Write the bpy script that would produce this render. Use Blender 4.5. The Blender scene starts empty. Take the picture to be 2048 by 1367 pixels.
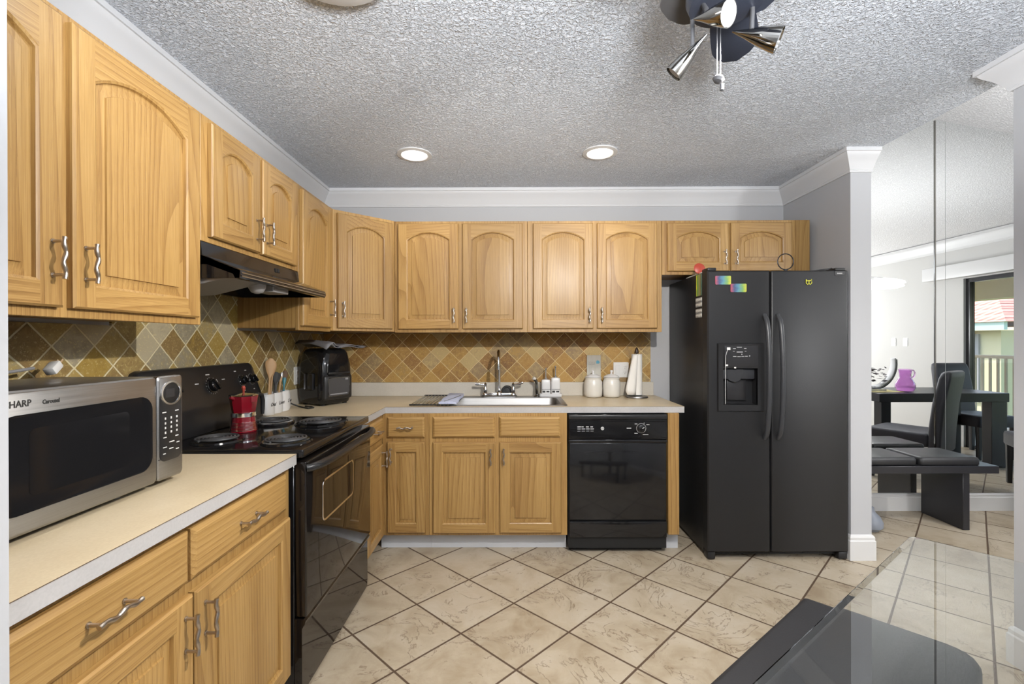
import bpy, bmesh, math, random
from mathutils import Matrix, Vector
R = math.radians
PI = math.pi
random.seed(7)
S = bpy.context.scene
COL = S.collection

# ------------------------------------------------------------------ camera, world, sun, exposure
CAM_H = 1.3228
cam_d = bpy.data.cameras.new('camera')
cam_d.sensor_width = 36.0
cam_d.lens = 912.0 / 2048.0 * 36.0
cam_d.clip_start = 0.02
cam_d.clip_end = 200
cam = bpy.data.objects.new('camera', cam_d)
COL.objects.link(cam)
_yaw, _pitch, _roll = -0.0034, 0.0013, -0.0025
_cam_basis = (Matrix.Rotation(_pitch, 3, 'X') @ Matrix.Rotation(_yaw, 3, 'Z')).transposed()
_look = Matrix(((1, 0, 0), (0, 0, -1), (0, 1, 0)))          # blender camera axes in a frame looking along +Y
cam.matrix_world = Matrix.Translation((0, 0, CAM_H)) @ (_cam_basis @ _look @ Matrix.Rotation(_roll, 3, 'Z')).to_4x4()
S.camera = cam

S.view_settings.view_transform = 'Standard'
S.view_settings.look = 'None'
S.view_settings.gamma = 1.0
S.view_settings.use_curve_mapping = False
S.view_settings.exposure = 0.14
S.cycles.use_denoising = True
S.cycles.max_bounces = 10
S.cycles.diffuse_bounces = 5
S.cycles.glossy_bounces = 5
S.cycles.transmission_bounces = 8
S.cycles.sample_clamp_indirect = 6.0
S.cycles.caustics_reflective = False
S.cycles.caustics_refractive = False

W = bpy.data.worlds.new('sky')
S.world = W
W.use_nodes = True
_n = W.node_tree.nodes
_sky = _n.new('ShaderNodeTexSky')
_sky.sky_type = 'NISHITA'
_sky.sun_disc = False
_sky.sun_elevation = R(48)
_sky.sun_rotation = R(200)
_sky.air_density = 1.2
_sky.dust_density = 2.0
W.node_tree.links.new(_sky.outputs[0], _n['Background'].inputs[0])
_n['Background'].inputs[1].default_value = 0.55

def light(name, kind, loc, power, color=(1, 1, 1), size=0.1, aim=None, angle=None, blend=0.4, size_y=None):
    d = bpy.data.lights.new(name, kind)
    d.energy = power
    d.color = color
    if kind == 'AREA':
        d.size = size
        d.shape = 'DISK'
        if size_y:
            d.shape = 'RECTANGLE'
            d.size_y = size_y
    elif kind == 'SUN':
        d.angle = R(0.6)
    else:
        d.shadow_soft_size = size
    if kind == 'SPOT' and angle:
        d.spot_size = R(angle)
        d.spot_blend = blend
    o = bpy.data.objects.new(name, d)
    COL.objects.link(o)
    o.location = loc
    if aim is not None:
        o.rotation_euler = (Vector(aim) - Vector(loc)).to_track_quat('-Z', 'Y').to_euler()
    return o

light('sun', 'SUN', (12, -8, 12), 7.0, (1.0, 0.96, 0.90), aim=(13.0, -6.2, 10.0))
# the room's own lamps, and unseen fill lights added among them
light('fan_spot_light', 'SPOT', (0.565, 1.055, 2.0), 120, (1.0, 0.95, 0.88), 0.018, aim=(0.165, 1.955, 0.72), angle=164, blend=0.55)
light('flush_lamp_light', 'AREA', (-0.53, 1.30, 2.36), 5, (1.0, 0.97, 0.93), 0.30, aim=(-0.53, 1.30, 0))
light('downlight_light_a', 'SPOT', (-0.5975, 2.7634, 2.43), 9, (1.0, 0.97, 0.93), 0.07, aim=(-0.5975, 2.7634, 0), angle=165, blend=1.0)
light('downlight_light_b', 'SPOT', (0.5226, 2.7448, 2.43), 9, (1.0, 0.95, 0.86), 0.07, aim=(0.5226, 2.7448, 0), angle=165, blend=1.0)
light('rear_fill_light', 'POINT', (-0.25, -1.0, 2.05), 18, (0.95, 0.97, 1.0), 0.25)  # added soft fill behind the camera, no lamp stands there
light('table_fill_light', 'POINT', (0.95, 0.50, 2.02), 22, (0.95, 0.97, 1.0), 0.10)  # unseen fill above the glass table, added without a fixture
light('ceiling_fill_light', 'SPOT', (0.30, -0.35, 1.50), 330, (0.94, 0.97, 1.0), 0.20, aim=(0.30, -0.34, 3.0), angle=172, blend=0.25)  # added upward fill to brighten the ceiling, no floor lamp built
light('chandelier_light', 'POINT', (3.62, 2.25, 1.92), 74, (0.97, 0.98, 1.0), 0.12)
light('dining_fill_light', 'POINT', (3.9, -0.8, 1.5), 165, (0.97, 0.98, 1.0), 0.25)  # fill added out of view to brighten the dining room

# ------------------------------------------------------------------ materials
def nodes(name):
    m = bpy.data.materials.new(name)
    m.use_nodes = True
    nt = m.node_tree
    return m, nt, nt.nodes['Principled BSDF']

def setp(b, **kw):
    names = dict(base='Base Color', rough='Roughness', metal='Metallic', trans='Transmission Weight', ior='IOR', coat='Coat Weight',
                 coat_rough='Coat Roughness', emit='Emission Color', emit_s='Emission Strength', sheen='Sheen Weight', spec='Specular IOR Level', aniso='Anisotropic', alpha='Alpha')
    for k, v in kw.items():
        if isinstance(v, tuple) and len(v) == 3:
            v = (*v, 1)
        b.inputs[names[k]].default_value = v

def srgb(r, g, b):
    f = lambda c: c / 12.92 if c <= 0.04045 else ((c + 0.055) / 1.055) ** 2.4
    return (f(r / 255), f(g / 255), f(b / 255))

def plain(name, base, rough=0.5, bump=None, **kw):
    m, nt, b = nodes(name)
    setp(b, base=base, rough=rough, **kw)
    # a little procedural variation so that no surface is perfectly even
    L = nt.links
    tc = nt.nodes.new('ShaderNodeTexCoord')
    no = nt.nodes.new('ShaderNodeTexNoise')
    no.inputs['Scale'].default_value = bump[0] if bump else 14
    no.inputs['Detail'].default_value = 4
    L.new(tc.outputs['Object'], no.inputs['Vector'])
    mp = nt.nodes.new('ShaderNodeMapRange')
    mp.inputs['To Min'].default_value = max(0.0, rough - 0.04)
    mp.inputs['To Max'].default_value = min(1.0, rough + 0.04)
    L.new(no.outputs[0], mp.inputs['Value'])
    L.new(mp.outputs[0], b.inputs['Roughness'])
    if bump:
        bp = nt.nodes.new('ShaderNodeBump')
        bp.inputs['Strength'].default_value = bump[1]
        bp.inputs['Distance'].default_value = bump[2]
        L.new(no.outputs[0], bp.inputs['Height'])
        L.new(bp.outputs[0], b.inputs['Normal'])
    return m

class NT:
    """short hand for node math"""
    def __init__(self, nt):
        self.nt = nt; self.L = nt.links
    def new(self, t): return self.nt.nodes.new(t)
    def put(self, inp, v):
        if hasattr(v, 'links') or isinstance(v, bpy.types.NodeSocket): self.L.new(v, inp)
        else: inp.default_value = v
    def math(self, op, a, b=None, c=None):
        n = self.new('ShaderNodeMath'); n.operation = op
        self.put(n.inputs[0], a)
        if b is not None: self.put(n.inputs[1], b)
        if c is not None: self.put(n.inputs[2], c)
        return n.outputs[0]
    def noise(self, vec, scale, detail=4, rough=0.5, dist=0.0):
        n = self.new('ShaderNodeTexNoise')
        self.put(n.inputs['Vector'], vec)
        n.inputs['Scale'].default_value = scale; n.inputs['Detail'].default_value = detail
        n.inputs['Roughness'].default_value = rough; n.inputs['Distortion'].default_value = dist
        return n.outputs[0]
    def ramp(self, fac, stops):
        n = self.new('ShaderNodeValToRGB')
        e = n.color_ramp.elements
        e[0].position, e[0].color = stops[0][0], (*stops[0][1], 1)
        e[1].position, e[1].color = stops[-1][0], (*stops[-1][1], 1)
        for p, c in stops[1:-1]:
            k = e.new(p); k.color = (*c, 1)
        self.put(n.inputs[0], fac)
        return n.outputs[0]
    def mix(self, fac, a, b, mode='MIX'):
        n = self.new('ShaderNodeMix'); n.data_type = 'RGBA'; n.blend_type = mode
        self.put(n.inputs[0], fac)
        self.put(n.inputs[6], a if not isinstance(a, tuple) else (*a, 1))
        self.put(n.inputs[7], b if not isinstance(b, tuple) else (*b, 1))
        return n.outputs[2]
    def sep(self, v):
        n = self.new('ShaderNodeSeparateXYZ'); self.put(n.inputs[0], v); return n.outputs
    def comb(self, x, y, z):
        n = self.new('ShaderNodeCombineXYZ')
        self.put(n.inputs[0], x); self.put(n.inputs[1], y); self.put(n.inputs[2], z)
        return n.outputs[0]
    def vmath(self, op, a, b):
        n = self.new('ShaderNodeVectorMath'); n.operation = op
        self.put(n.inputs[0], a); self.put(n.inputs[1], b); return n.outputs[0]
    def bump(self, h, strength, dist):
        n = self.new('ShaderNodeBump')
        n.inputs['Strength'].default_value = strength; n.inputs['Distance'].default_value = dist
        self.put(n.inputs['Height'], h); return n.outputs[0]

def oak(name, along, tint=(1, 1, 1), rough=0.33):
    m, nt, b = nodes(name)
    N = NT(nt)
    tc = N.new('ShaderNodeTexCoord')
    oi = N.new('ShaderNodeObjectInfo')
    off = N.math('MULTIPLY', oi.outputs['Random'], 37.0)
    v = N.vmath('ADD', tc.outputs['Object'], N.comb(off, N.math('MULTIPLY', off, 0.7), N.math('MULTIPLY', off, 1.3)))
    sc = {'z': (1, 1, .085), 'x': (.085, 1, 1), 'y': (1, .085, 1)}[along]
    v2 = N.vmath('MULTIPLY', v, sc)
    warp = N.noise(v2, 2.6, 2, 0.45)
    x, y, z = N.sep(v2)
    s = {'z': N.math('ADD', x, y), 'x': N.math('ADD', z, y), 'y': N.math('ADD', x, z)}[along]
    wide = N.noise(v2, 1.1, 1, 0.4)
    ph = N.math('ADD', N.math('MULTIPLY', s, 38.0), N.math('ADD', N.math('MULTIPLY', warp, 17.0), N.math('MULTIPLY', wide, 44.0)))
    saw = N.math('FRACT', ph)            # growth rings: slow rise, sharp dark late wood
    rings = N.math('POWER', saw, 3.0)
    broad = N.noise(v2, 7.0, 3, 0.55)
    v3 = N.vmath('MULTIPLY', v, tuple(0.014 if c < .5 else 1.0 for c in sc))
    fibre = N.noise(v3, 330.0, 3, 0.65)
    v4 = N.vmath('MULTIPLY', v, tuple(0.035 if c < .5 else 1.0 for c in sc))
    pores = N.noise(v4, 420.0, 2, 0.6)
    porem = N.math('MULTIPLY', N.math('GREATER_THAN', pores, 0.60), N.math('MULTIPLY_ADD', rings, 0.7, 0.3))
    fac = N.math('ADD', N.math('MULTIPLY', rings, 0.17), N.math('ADD', N.math('MULTIPLY', broad, 0.44), N.math('MULTIPLY', fibre, 0.52)))
    T = lambda c: tuple(c[i] * tint[i] for i in range(3))
    col = N.ramp(fac, [(0.28, T((.480, .304, .118))), (0.46, T((.390, .234, .078))), (0.62, T((.295, .163, .049))), (0.84, T((.172, .084, .022)))])
    col = N.mix(N.math('MULTIPLY', porem, 0.40), col, T((.17, .080, .022)))
    shade = N.math('MULTIPLY_ADD', oi.outputs['Random'], 0.20, 0.90)
    col = N.mix(1.0, col, N.comb(shade, shade, shade), 'MULTIPLY')
    N.put(b.inputs['Base Color'], col)
    N.put(b.inputs['Roughness'], N.math('MULTIPLY_ADD', broad, 0.15, rough))
    setp(b, coat=0.10, coat_rough=0.28)
    N.put(b.inputs['Normal'], N.bump(N.math('SUBTRACT', fibre, N.math('MULTIPLY', porem, 0.8)), 0.16, 0.0015))
    return m

def tile_mat(name, cu, cv, pal, grout, gw, rough, jitter, bump_s, vein=None, speckle=None, u_axis=0, uneven=0.0):
    """tiles on a lattice: a = cu.(x,y,z,1), b = cv.(x,y,z,1); grout at integer a or b. World-space object coordinates."""
    m, nt, b = nodes(name)
    N = NT(nt)
    tc = N.new('ShaderNodeTexCoord')
    P = tc.outputs['Object']
    x, y, z = N.sep(P)
    wob = N.math('MULTIPLY', N.math('SUBTRACT', N.noise(P, 26.0, 3, .6), 0.5), uneven)
    def lin(c):
        t = N.math('MULTIPLY', x, c[0])
        t = N.math('MULTIPLY_ADD', y, c[1], t)
        t = N.math('MULTIPLY_ADD', z, c[2], t)
        return N.math('ADD', N.math('ADD', t, c[3]), wob)
    A, B = lin(cu), lin(cv)
    ia, ib = N.math('FLOOR', A), N.math('FLOOR', B)
    def edge(t):
        f = N.math('FRACT', t)
        return N.math('MINIMUM', f, N.math('SUBTRACT', 1.0, f))
    d = N.math('MINIMUM', edge(A), edge(B))
    g = N.new('ShaderNodeMapRange'); g.interpolation_type = 'SMOOTHSTEP'
    N.put(g.inputs['Value'], d)
    g.inputs['From Min'].default_value = gw * 0.75; g.inputs['From Max'].default_value = gw * 1.35
    tile = g.outputs[0]
    wn = N.new('ShaderNodeTexWhiteNoise'); wn.noise_dimensions = '2D'
    N.put(wn.inputs['Vector'], N.comb(ia, ib, 0.0))
    rnd = wn.outputs['Value']
    Pj = N.vmath('ADD', P, N.comb(N.math('MULTIPLY', rnd, 9.0), N.math('MULTIPLY', rnd, 5.0), N.math('MULTIPLY', rnd, 7.0)))
    cl = N.noise(Pj, jitter[0], 6, 0.62, 0.6)
    fac = N.math('ADD', N.math('MULTIPLY', rnd, jitter[1]), N.math('MULTIPLY', cl, jitter[2]))
    col = N.ramp(fac, pal)
    h = N.math('MULTIPLY', cl, 0.8)
    if vein:
        vv = N.noise(Pj, vein[0], 5, 0.62, 2.2)
        ln = N.math('ABSOLUTE', N.math('SUBTRACT', vv, 0.5))
        mk = N.new('ShaderNodeMapRange'); N.put(mk.inputs['Value'], ln)
        mk.inputs['From Min'].default_value = 0.0; mk.inputs['From Max'].default_value = vein[1]
        mk.inputs['To Min'].default_value = 1.0; mk.inputs['To Max'].default_value = 0.0
        patch = N.math('GREATER_THAN', N.noise(Pj, 5.0, 2), 0.50)
        vm = N.math('MULTIPLY', N.math('MULTIPLY', mk.outputs[0], patch), vein[3])
        col = N.mix(vm, col, vein[2])
        h = N.math('SUBTRACT', h, N.math('MULTIPLY', vm, 0.5))
    if speckle:
        sp = N.math('GREATER_THAN', N.noise(Pj, speckle[0], 3, .7), speckle[1])
        col = N.mix(N.math('MULTIPLY', sp, speckle[3]), col, speckle[2])
        h = N.math('SUBTRACT', h, N.math('MULTIPLY', sp, 0.6))
    col = N.mix(tile, grout, col)
    N.put(b.inputs['Base Color'], col)
    N.put(b.inputs['Roughness'], N.math('MULTIPLY_ADD', N.math('SUBTRACT', 1.0, tile), 0.4, N.math('MULTIPLY_ADD', cl, 0.2, rough - 0.1)))
    N.put(b.inputs['Normal'], N.bump(N.math('ADD', N.math('MULTIPLY', tile, 1.2), h), bump_s, 0.004))
    return m

def inv2(h1, h2, o):
    """world XY -> lattice (a,b) rows, where o + i*h1 + j*h2 are crossings with i+j even; a=(i+j)/2, b=(i-j)/2"""
    det = h1[0] * h2[1] - h1[1] * h2[0]
    ri = (h2[1] / det, -h2[0] / det)
    rj = (-h1[1] / det, h1[0] / det)
    ci = -(ri[0] * o[0] + ri[1] * o[1]); cj = -(rj[0] * o[0] + rj[1] * o[1])
    a = ((ri[0] + rj[0]) / 2, (ri[1] + rj[1]) / 2, 0.0, (ci + cj) / 2)
    b = ((ri[0] - rj[0]) / 2, (ri[1] - rj[1]) / 2, 0.0, (ci - cj) / 2)
    return a, b

OAK_V = oak('oak_vertical', 'z')
OAK_X = oak('oak_horizontal_x', 'x')
OAK_Y = oak('oak_horizontal_y', 'y')
M = {}
_a, _b = inv2((.2447, .0043), (-.0044, .2339), (-.4912, 2.2948))
M['floor'] = tile_mat('slate_look_floor_tile', _a, _b,
    [(0.18, srgb(138, 120, 98)), (0.36, srgb(160, 145, 122)), (0.52, srgb(176, 163, 142)), (0.68, srgb(184, 173, 155)), (0.90, srgb(192, 184, 170))],
    srgb(84, 66, 50), 0.0125, 0.40, (6.5, 0.14, 0.85), 0.60, vein=(3.2, 0.016, srgb(118, 98, 76), 0.75), speckle=(46.0, 0.68, srgb(122, 104, 84), 0.45))
D = 0.1437
_back = ((1 / D, 0, 1 / D, (0.694 - 1.174) / D), (1 / D, 0, -1 / D, (0.694 + 1.174) / D))
_left = ((0, 1 / D, 1 / D, (-1.4053 - 1.311) / D), (0, 1 / D, -1 / D, (-1.4053 + 1.311) / D))
_pal = [(0.14, srgb(116, 80, 42)), (0.30, srgb(160, 120, 58)), (0.44, srgb(176, 140, 76)), (0.56, srgb(138, 100, 54)), (0.68, srgb(172, 136, 70)), (0.80, srgb(140, 116, 84)), (0.92, srgb(180, 156, 106))]
_pal2 = [(0.14, srgb(104, 82, 48)), (0.28, srgb(150, 124, 56)), (0.42, srgb(160, 138, 82)), (0.55, srgb(122, 98, 58)), (0.68, srgb(156, 136, 84)), (0.80, srgb(136, 128, 108)), (0.92, srgb(166, 156, 130))]
M['tile_back'] = tile_mat('tumbled_travertine_back', *_back, _pal, srgb(214, 190, 142), 0.022, 0.62, (30.0, 0.80, 0.36), 0.60, speckle=(110.0, 0.60, srgb(214, 186, 124), 0.42), uneven=0.05)
M['tile_left'] = tile_mat('tumbled_travertine_left', *_left, _pal2, srgb(204, 194, 160), 0.026, 0.62, (30.0, 0.80, 0.36), 0.60, speckle=(110.0, 0.60, srgb(204, 186, 136), 0.42), uneven=0.05)

def ceiling_mat(name, col, scale=75.0, strength=0.9):
    m, nt, b = nodes(name)
    N = NT(nt)
    tc = N.new('ShaderNodeTexCoord')
    P = tc.outputs['Object']
    n1 = N.noise(P, scale, 3, 0.6, 0.6)
    n2 = N.noise(P, scale * 2.3, 2, 0.5)
    blob = N.new('ShaderNodeMapRange'); blob.interpolation_type = 'SMOOTHSTEP'
    N.put(blob.inputs['Value'], n1)
    blob.inputs['From Min'].default_value = 0.42; blob.inputs['From Max'].default_value = 0.62
    h = N.math('ADD', blob.outputs[0], N.math('MULTIPLY', n2, 0.35))
    N.put(b.inputs['Base Color'], N.ramp(blob.outputs[0], [(0.0, tuple(c * 0.84 for c in col)), (1.0, col)]))
    setp(b, rough=0.9)
    N.put(b.inputs['Normal'], N.bump(h, strength, 0.010))
    return m
M['ceiling'] = ceiling_mat('knockdown_ceiling', (.80, .84, .91), 80.0, 0.9)
M['ceiling_w'] = ceiling_mat('white_popcorn_ceiling', (.90, .90, .91), 90.0, 0.5)
M['wall'] = plain('grey_wall_paint', (.43, .435, .45), 0.75, (90, 0.06, 0.002))
M['wall_w'] = plain('pale_wall_paint', (.54, .535, .52), 0.75, (90, 0.06, 0.002))
M['trim'] = plain('white_trim_paint', (.60, .605, .62), 0.42)
M['trim_w'] = plain('bright_trim_paint', (.60, .60, .60), 0.42)
M['toe'] = plain('pale_blue_grey_toe_paint', srgb(196, 199, 204), 0.5)

def laminate(name, c1, c2, rough):
    m, nt, b = nodes(name)
    N = NT(nt)
    tc = N.new('ShaderNodeTexCoord')
    v = N.vmath('MULTIPLY', tc.outputs['Object'], (1, 1, 1))
    f = N.math('ADD', N.math('MULTIPLY', N.noise(v, 7, 5, .6), .6), N.math('MULTIPLY', N.noise(v, 160, 2), .4))
    N.put(b.inputs['Base Color'], N.ramp(f, [(0.3, c1), (0.7, c2)]))
    setp(b, rough=rough)
    return m
M['counter'] = laminate('beige_laminate', srgb(192, 174, 142), srgb(208, 192, 162), 0.36)
M['edge'] = laminate('grey_laminate_edge', srgb(166, 164, 163), srgb(182, 180, 179), 0.42)
M['edge_line'] = plain('brown_seam', srgb(90, 70, 52), 0.6)
M['strip'] = laminate('grey_laminate_upstand', srgb(190, 184, 172), srgb(206, 200, 188), 0.42)

def gloss_black(name, base=(.008, .008, .009), rough=0.09, **kw):
    return plain(name, base, rough, **kw)
M['black'] = gloss_black('gloss_black_enamel')
M['black2'] = gloss_black('satin_black_plastic', (.014, .014, .015), 0.30)
M['black_glass'] = gloss_black('black_oven_glass', (.010, .008, .007), 0.05)
M['dark_panel'] = plain('dark_grey_satin', (.022, .022, .024), 0.25)
M['fridge'] = plain('textured_black_steel', (.0095, .0097, .011), 0.44, (220, 0.22, 0.001))
M['fridge_handle'] = plain('charcoal_handle', (.035, .037, .042), 0.38)
M['rubber'] = plain('black_rubber', (.012, .012, .012), 0.6)
M['void'] = plain('dark_recess', (.006, .006, .006), 0.7)
def steel(name, base, rough, along):
    m, nt, b = nodes(name)
    N = NT(nt)
    tc = N.new('ShaderNodeTexCoord')
    v = N.vmath('MULTIPLY', tc.outputs['Object'], {'y': (300, 4, 300), 'x': (4, 300, 300), 'z': (300, 300, 4)}[along])
    f = N.noise(v, 1.0, 3, .6)
    N.put(b.inputs['Base Color'], N.ramp(f, [(.3, tuple(c * .86 for c in base)), (.7, base)]))
    N.put(b.inputs['Roughness'], N.math('MULTIPLY_ADD', f, .16, rough - .08))
    setp(b, metal=1.0)
    return m
M['steel'] = steel('brushed_steel', (.33, .325, .32), 0.34, 'y')
M['steel_x'] = steel('brushed_sink_steel', (.33, .325, .32), 0.42, 'x')
M['nickel'] = plain('satin_nickel', (.44, .39, .34), 0.30, metal=1.0)
M['chrome'] = plain('chrome', (.78, .78, .79), 0.08, metal=1.0)
M['dark_chrome'] = plain('smoked_chrome', (.30, .29, .27), 0.10, metal=1.0)
M['gun'] = plain('gunmetal_blade', (.045, .052, .075), 0.34, metal=0.3)
M['gun2'] = plain('silver_grey_blade', (.12, .12, .125), 0.30, metal=0.5)
M['coil'] = plain('burner_coil', (.05, .05, .052), 0.42)
M['red'] = plain('red_lacquered_metal', (.22, .005, .014), 0.18, coat=0.5)
M['red_p'] = plain('red_plastic', (.36, .05, .03), 0.4)
M['white_c'] = plain('white_ceramic', (.74, .74, .74), 0.18)
M['cream_c'] = plain('cream_ceramic', (.70, .68, .63), 0.25)
M['paper'] = plain('white_paper', (.80, .78, .74), 0.85, (120, 0.1, 0.002))
M['white_p'] = plain('white_plastic', (.72, .72, .71), 0.4)
M['grey_p'] = plain('grey_plastic', (.25, .25, .26), 0.45)
M['print'] = plain('pale_print', (.55, .55, .55), 0.5)
M['ink'] = plain('black_ink', (.02, .02, .02), 0.6)
M['spoon'] = plain('pale_spoon_wood', (.45, .27, .12), 0.5)
M['teal'] = plain('teal_plastic', (.02, .16, .20), 0.4)
M['mat_grey'] = plain('grey_placemat', (.20, .20, .215), 0.6, (160, .2, .001))
M['cloth_b'] = plain('pale_blue_cloth', (.50, .54, .70), 0.85, (60, .3, .003))
M['lens'] = plain('frosted_lens', (.28, .28, .29), 0.5)
M['filter'] = plain('aluminium_filter', (.30, .29, .28), 0.55, (240, .5, .002), metal=0.4)
M['lit'] = plain('lit_lamp_face', (1, 1, 1), 0.5, emit=(1.0, .96, .90), emit_s=6.0)
M['lit2'] = plain('lit_downlight_lens', (1, 1, 1), 0.5, emit=(1.0, .97, .92), emit_s=2.2)
M['shade'] = plain('lit_glass_shade', (.9, .9, .9), 0.3, emit=(1.0, .99, .97), emit_s=1.3)
M['velvet'] = plain('charcoal_velvet', (.022, .022, .032), 0.55, (30, .1, .004), sheen=0.25)
M['leather'] = plain('black_leatherette', (.016, .016, .018), 0.42, (220, .15, .001))
M['blackwood'] = plain('black_stained_wood', (.018, .018, .022), 0.34)
M['seat'] = plain('charcoal_seat_cloth', (.014, .014, .016), 0.62, (260, .35, .001))
M['glaze_grey'] = plain('grey_glaze', (.22, .24, .28), 0.4)
M['straw'] = plain('straw_mat', (.55, .48, .22), 0.8, (200, .3, .001))
M['leaf'] = plain('dark_leaves', (.05, .04, .045), 0.7)
M['roof_tile'] = None
def mirror_mat():
    m, nt, b = nodes('mirror_silver')
    setp(b, base=(.93, .95, .95), metal=1.0, rough=0.0)
    return m
M['mirror'] = mirror_mat()
def glass_mat(name, col, rough=0.0, ior=1.5):
    m, nt, b = nodes(name)
    setp(b, base=col, trans=1.0, rough=rough, ior=ior)
    return m
M['glass'] = glass_mat('clear_table_glass', (.93, .97, .965), 0.0, 1.62)
M['purple'] = glass_mat('purple_crackle_glass', (.74, .46, .78), 0.15, 1.4)
def thin_glass():
    m, nt, b = nodes('window_pane_glass')
    N = NT(nt)
    t = N.new('ShaderNodeBsdfTransparent'); g = N.new('ShaderNodeBsdfGlossy'); g.inputs['Roughness'].default_value = 0.02
    fr = N.new('ShaderNodeValue'); fr.outputs[0].default_value = 0.06
    mx = N.new('ShaderNodeMixShader')
    nt.links.new(fr.outputs[0], mx.inputs[0]); nt.links.new(t.outputs[0], mx.inputs[1]); nt.links.new(g.outputs[0], mx.inputs[2])
    nt.links.new(mx.outputs[0], nt.nodes['Material Output'].inputs[0])
    return m
M['pane'] = thin_glass()
def card_mat(name, stops, axis):
    m, nt, b = nodes(name)
    N = NT(nt)
    tc = N.new('ShaderNodeTexCoord')
    g = N.sep(tc.outputs['Generated'])[axis]
    w = N.math('ADD', g, N.math('MULTIPLY', N.math('SUBTRACT', N.noise(tc.outputs['Generated'], 3.5, 2), .5), .35))
    N.put(b.inputs['Base Color'], N.ramp(w, stops))
    setp(b, rough=0.35)
    return m
M['card'] = card_mat('rainbow_card', [(.0, srgb(170, 84, 100)), (.25, srgb(70, 84, 120)), (.5, srgb(90, 140, 160)), (.75, srgb(120, 160, 96)), (1.0, srgb(190, 190, 70))], 0)
M['card2'] = card_mat('yellow_green_card', [(.0, srgb(60, 90, 80)), (.45, srgb(150, 140, 90)), (.8, srgb(90, 150, 70)), (1.0, srgb(225, 225, 70))], 1)
M['label'] = card_mat('printed_label', [(.0, srgb(60, 60, 60)), (.3, srgb(210, 210, 205)), (.55, srgb(90, 90, 90)), (.8, srgb(215, 215, 210)), (1.0, srgb(150, 150, 148))], 2)
M['pic'] = card_mat('beach_picture', [(.0, srgb(150, 144, 128)), (.35, srgb(176, 170, 156)), (.55, srgb(196, 194, 184)), (.75, srgb(168, 166, 158)), (1.0, srgb(158, 152, 140))], 2)
M['sea'] = plain('sea_blue_print', srgb(70, 140, 165), 0.5)
M['yellow'] = plain('yellow_enamel', srgb(214, 214, 60), 0.4)
M['beige_ext'] = plain('beige_stucco', srgb(206, 194, 160), 0.85, (60, .2, .004))
M['teal_ext'] = plain('pale_green_fascia', srgb(176, 200, 192), 0.6)
M['rail'] = plain('taupe_rail_paint', srgb(176, 164, 146), 0.5)
M['screen'] = plain('grey_screen', srgb(150, 146, 150), 0.7)
M['ext_floor'] = plain('balcony_concrete', srgb(190, 186, 180), 0.8)
M['grass'] = plain('lawn', srgb(96, 120, 64), 0.9, (40, .4, .02))
def roof_mat():
    m, nt, b = nodes('red_barrel_roof')
    N = NT(nt)
    tc = N.new('ShaderNodeTexCoord')
    x, y, z = N.sep(tc.outputs['Object'])
    r = N.math('SINE', N.math('MULTIPLY', y, 22.0))
    c = N.math('FRACT', N.math('MULTIPLY', z, 5.2))
    f = N.math('ADD', N.math('MULTIPLY', r, .22), N.math('MULTIPLY', c, .5))
    f = N.math('ADD', f, N.math('MULTIPLY', N.noise(tc.outputs['Object'], 6, 2), .4))
    N.put(b.inputs['Base Color'], N.ramp(f, [(.1, srgb(150, 92, 76)), (.5, srgb(206, 140, 120)), (.9, srgb(226, 172, 152))]))
    setp(b, rough=0.8)
    N.put(b.inputs['Normal'], N.bump(f, .8, .06))
    return m
M['roof_tile'] = roof_mat()

# ------------------------------------------------------------------ mesh helpers
def bm_new(): return bmesh.new()

def box(bm, x0, x1, y0, y1, z0, z1, bev=0.0, seg=2, T=None, mi=0):
    t = bmesh.new()
    bmesh.ops.create_cube(t, size=1.0)
    for v in t.verts:
        v.co = Vector(((x0 + x1) / 2 + v.co.x * (x1 - x0), (y0 + y1) / 2 + v.co.y * (y1 - y0), (z0 + z1) / 2 + v.co.z * (z1 - z0)))
    if bev > 0:
        bmesh.ops.bevel(t, geom=list(t.edges), offset=bev, segments=seg, affect='EDGES', profile=0.5)
    return merge(bm, t, T, mi)

def merge(bm, t, T=None, mi=0):
    if T is not None:
        bmesh.ops.transform(t, matrix=T, verts=list(t.verts))
    vm = {}
    for v in t.verts: vm[v] = bm.verts.new(v.co)
    for f in t.faces:
        try:
            nf = bm.faces.new([vm[v] for v in f.verts]); nf.material_index = f.material_index + mi
        except ValueError: pass
    t.free()
    return bm

def loft(bm, loops, cap0=True, cap1=True, closed=True, T=None, mi=0):
    rows = []
    for lp in loops:
        rows.append([bm.verts.new(T @ Vector(p) if T is not None else Vector(p)) for p in lp])
    n = len(rows[0])
    for a, b in zip(rows, rows[1:]):
        for i in range(n if closed else n - 1):
            j = (i + 1) % n
            try: bm.faces.new((a[i], a[j], b[j], b[i])).material_index = mi
            except ValueError: pass
    if cap0: bm.faces.new(rows[0][::-1]).material_index = mi
    if cap1: bm.faces.new(rows[-1]).material_index = mi
    return bm

def lathe(bm, prof, c=(0, 0, 0), n=28, T=None, cap0=True, cap1=True, mi=0):
    loops = [[(c[0] + r * math.cos(2 * PI * i / n), c[1] + r * math.sin(2 * PI * i / n), c[2] + z) for i in range(n)] for r, z in prof]
    return loft(bm, loops, cap0, cap1, True, T, mi)

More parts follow.
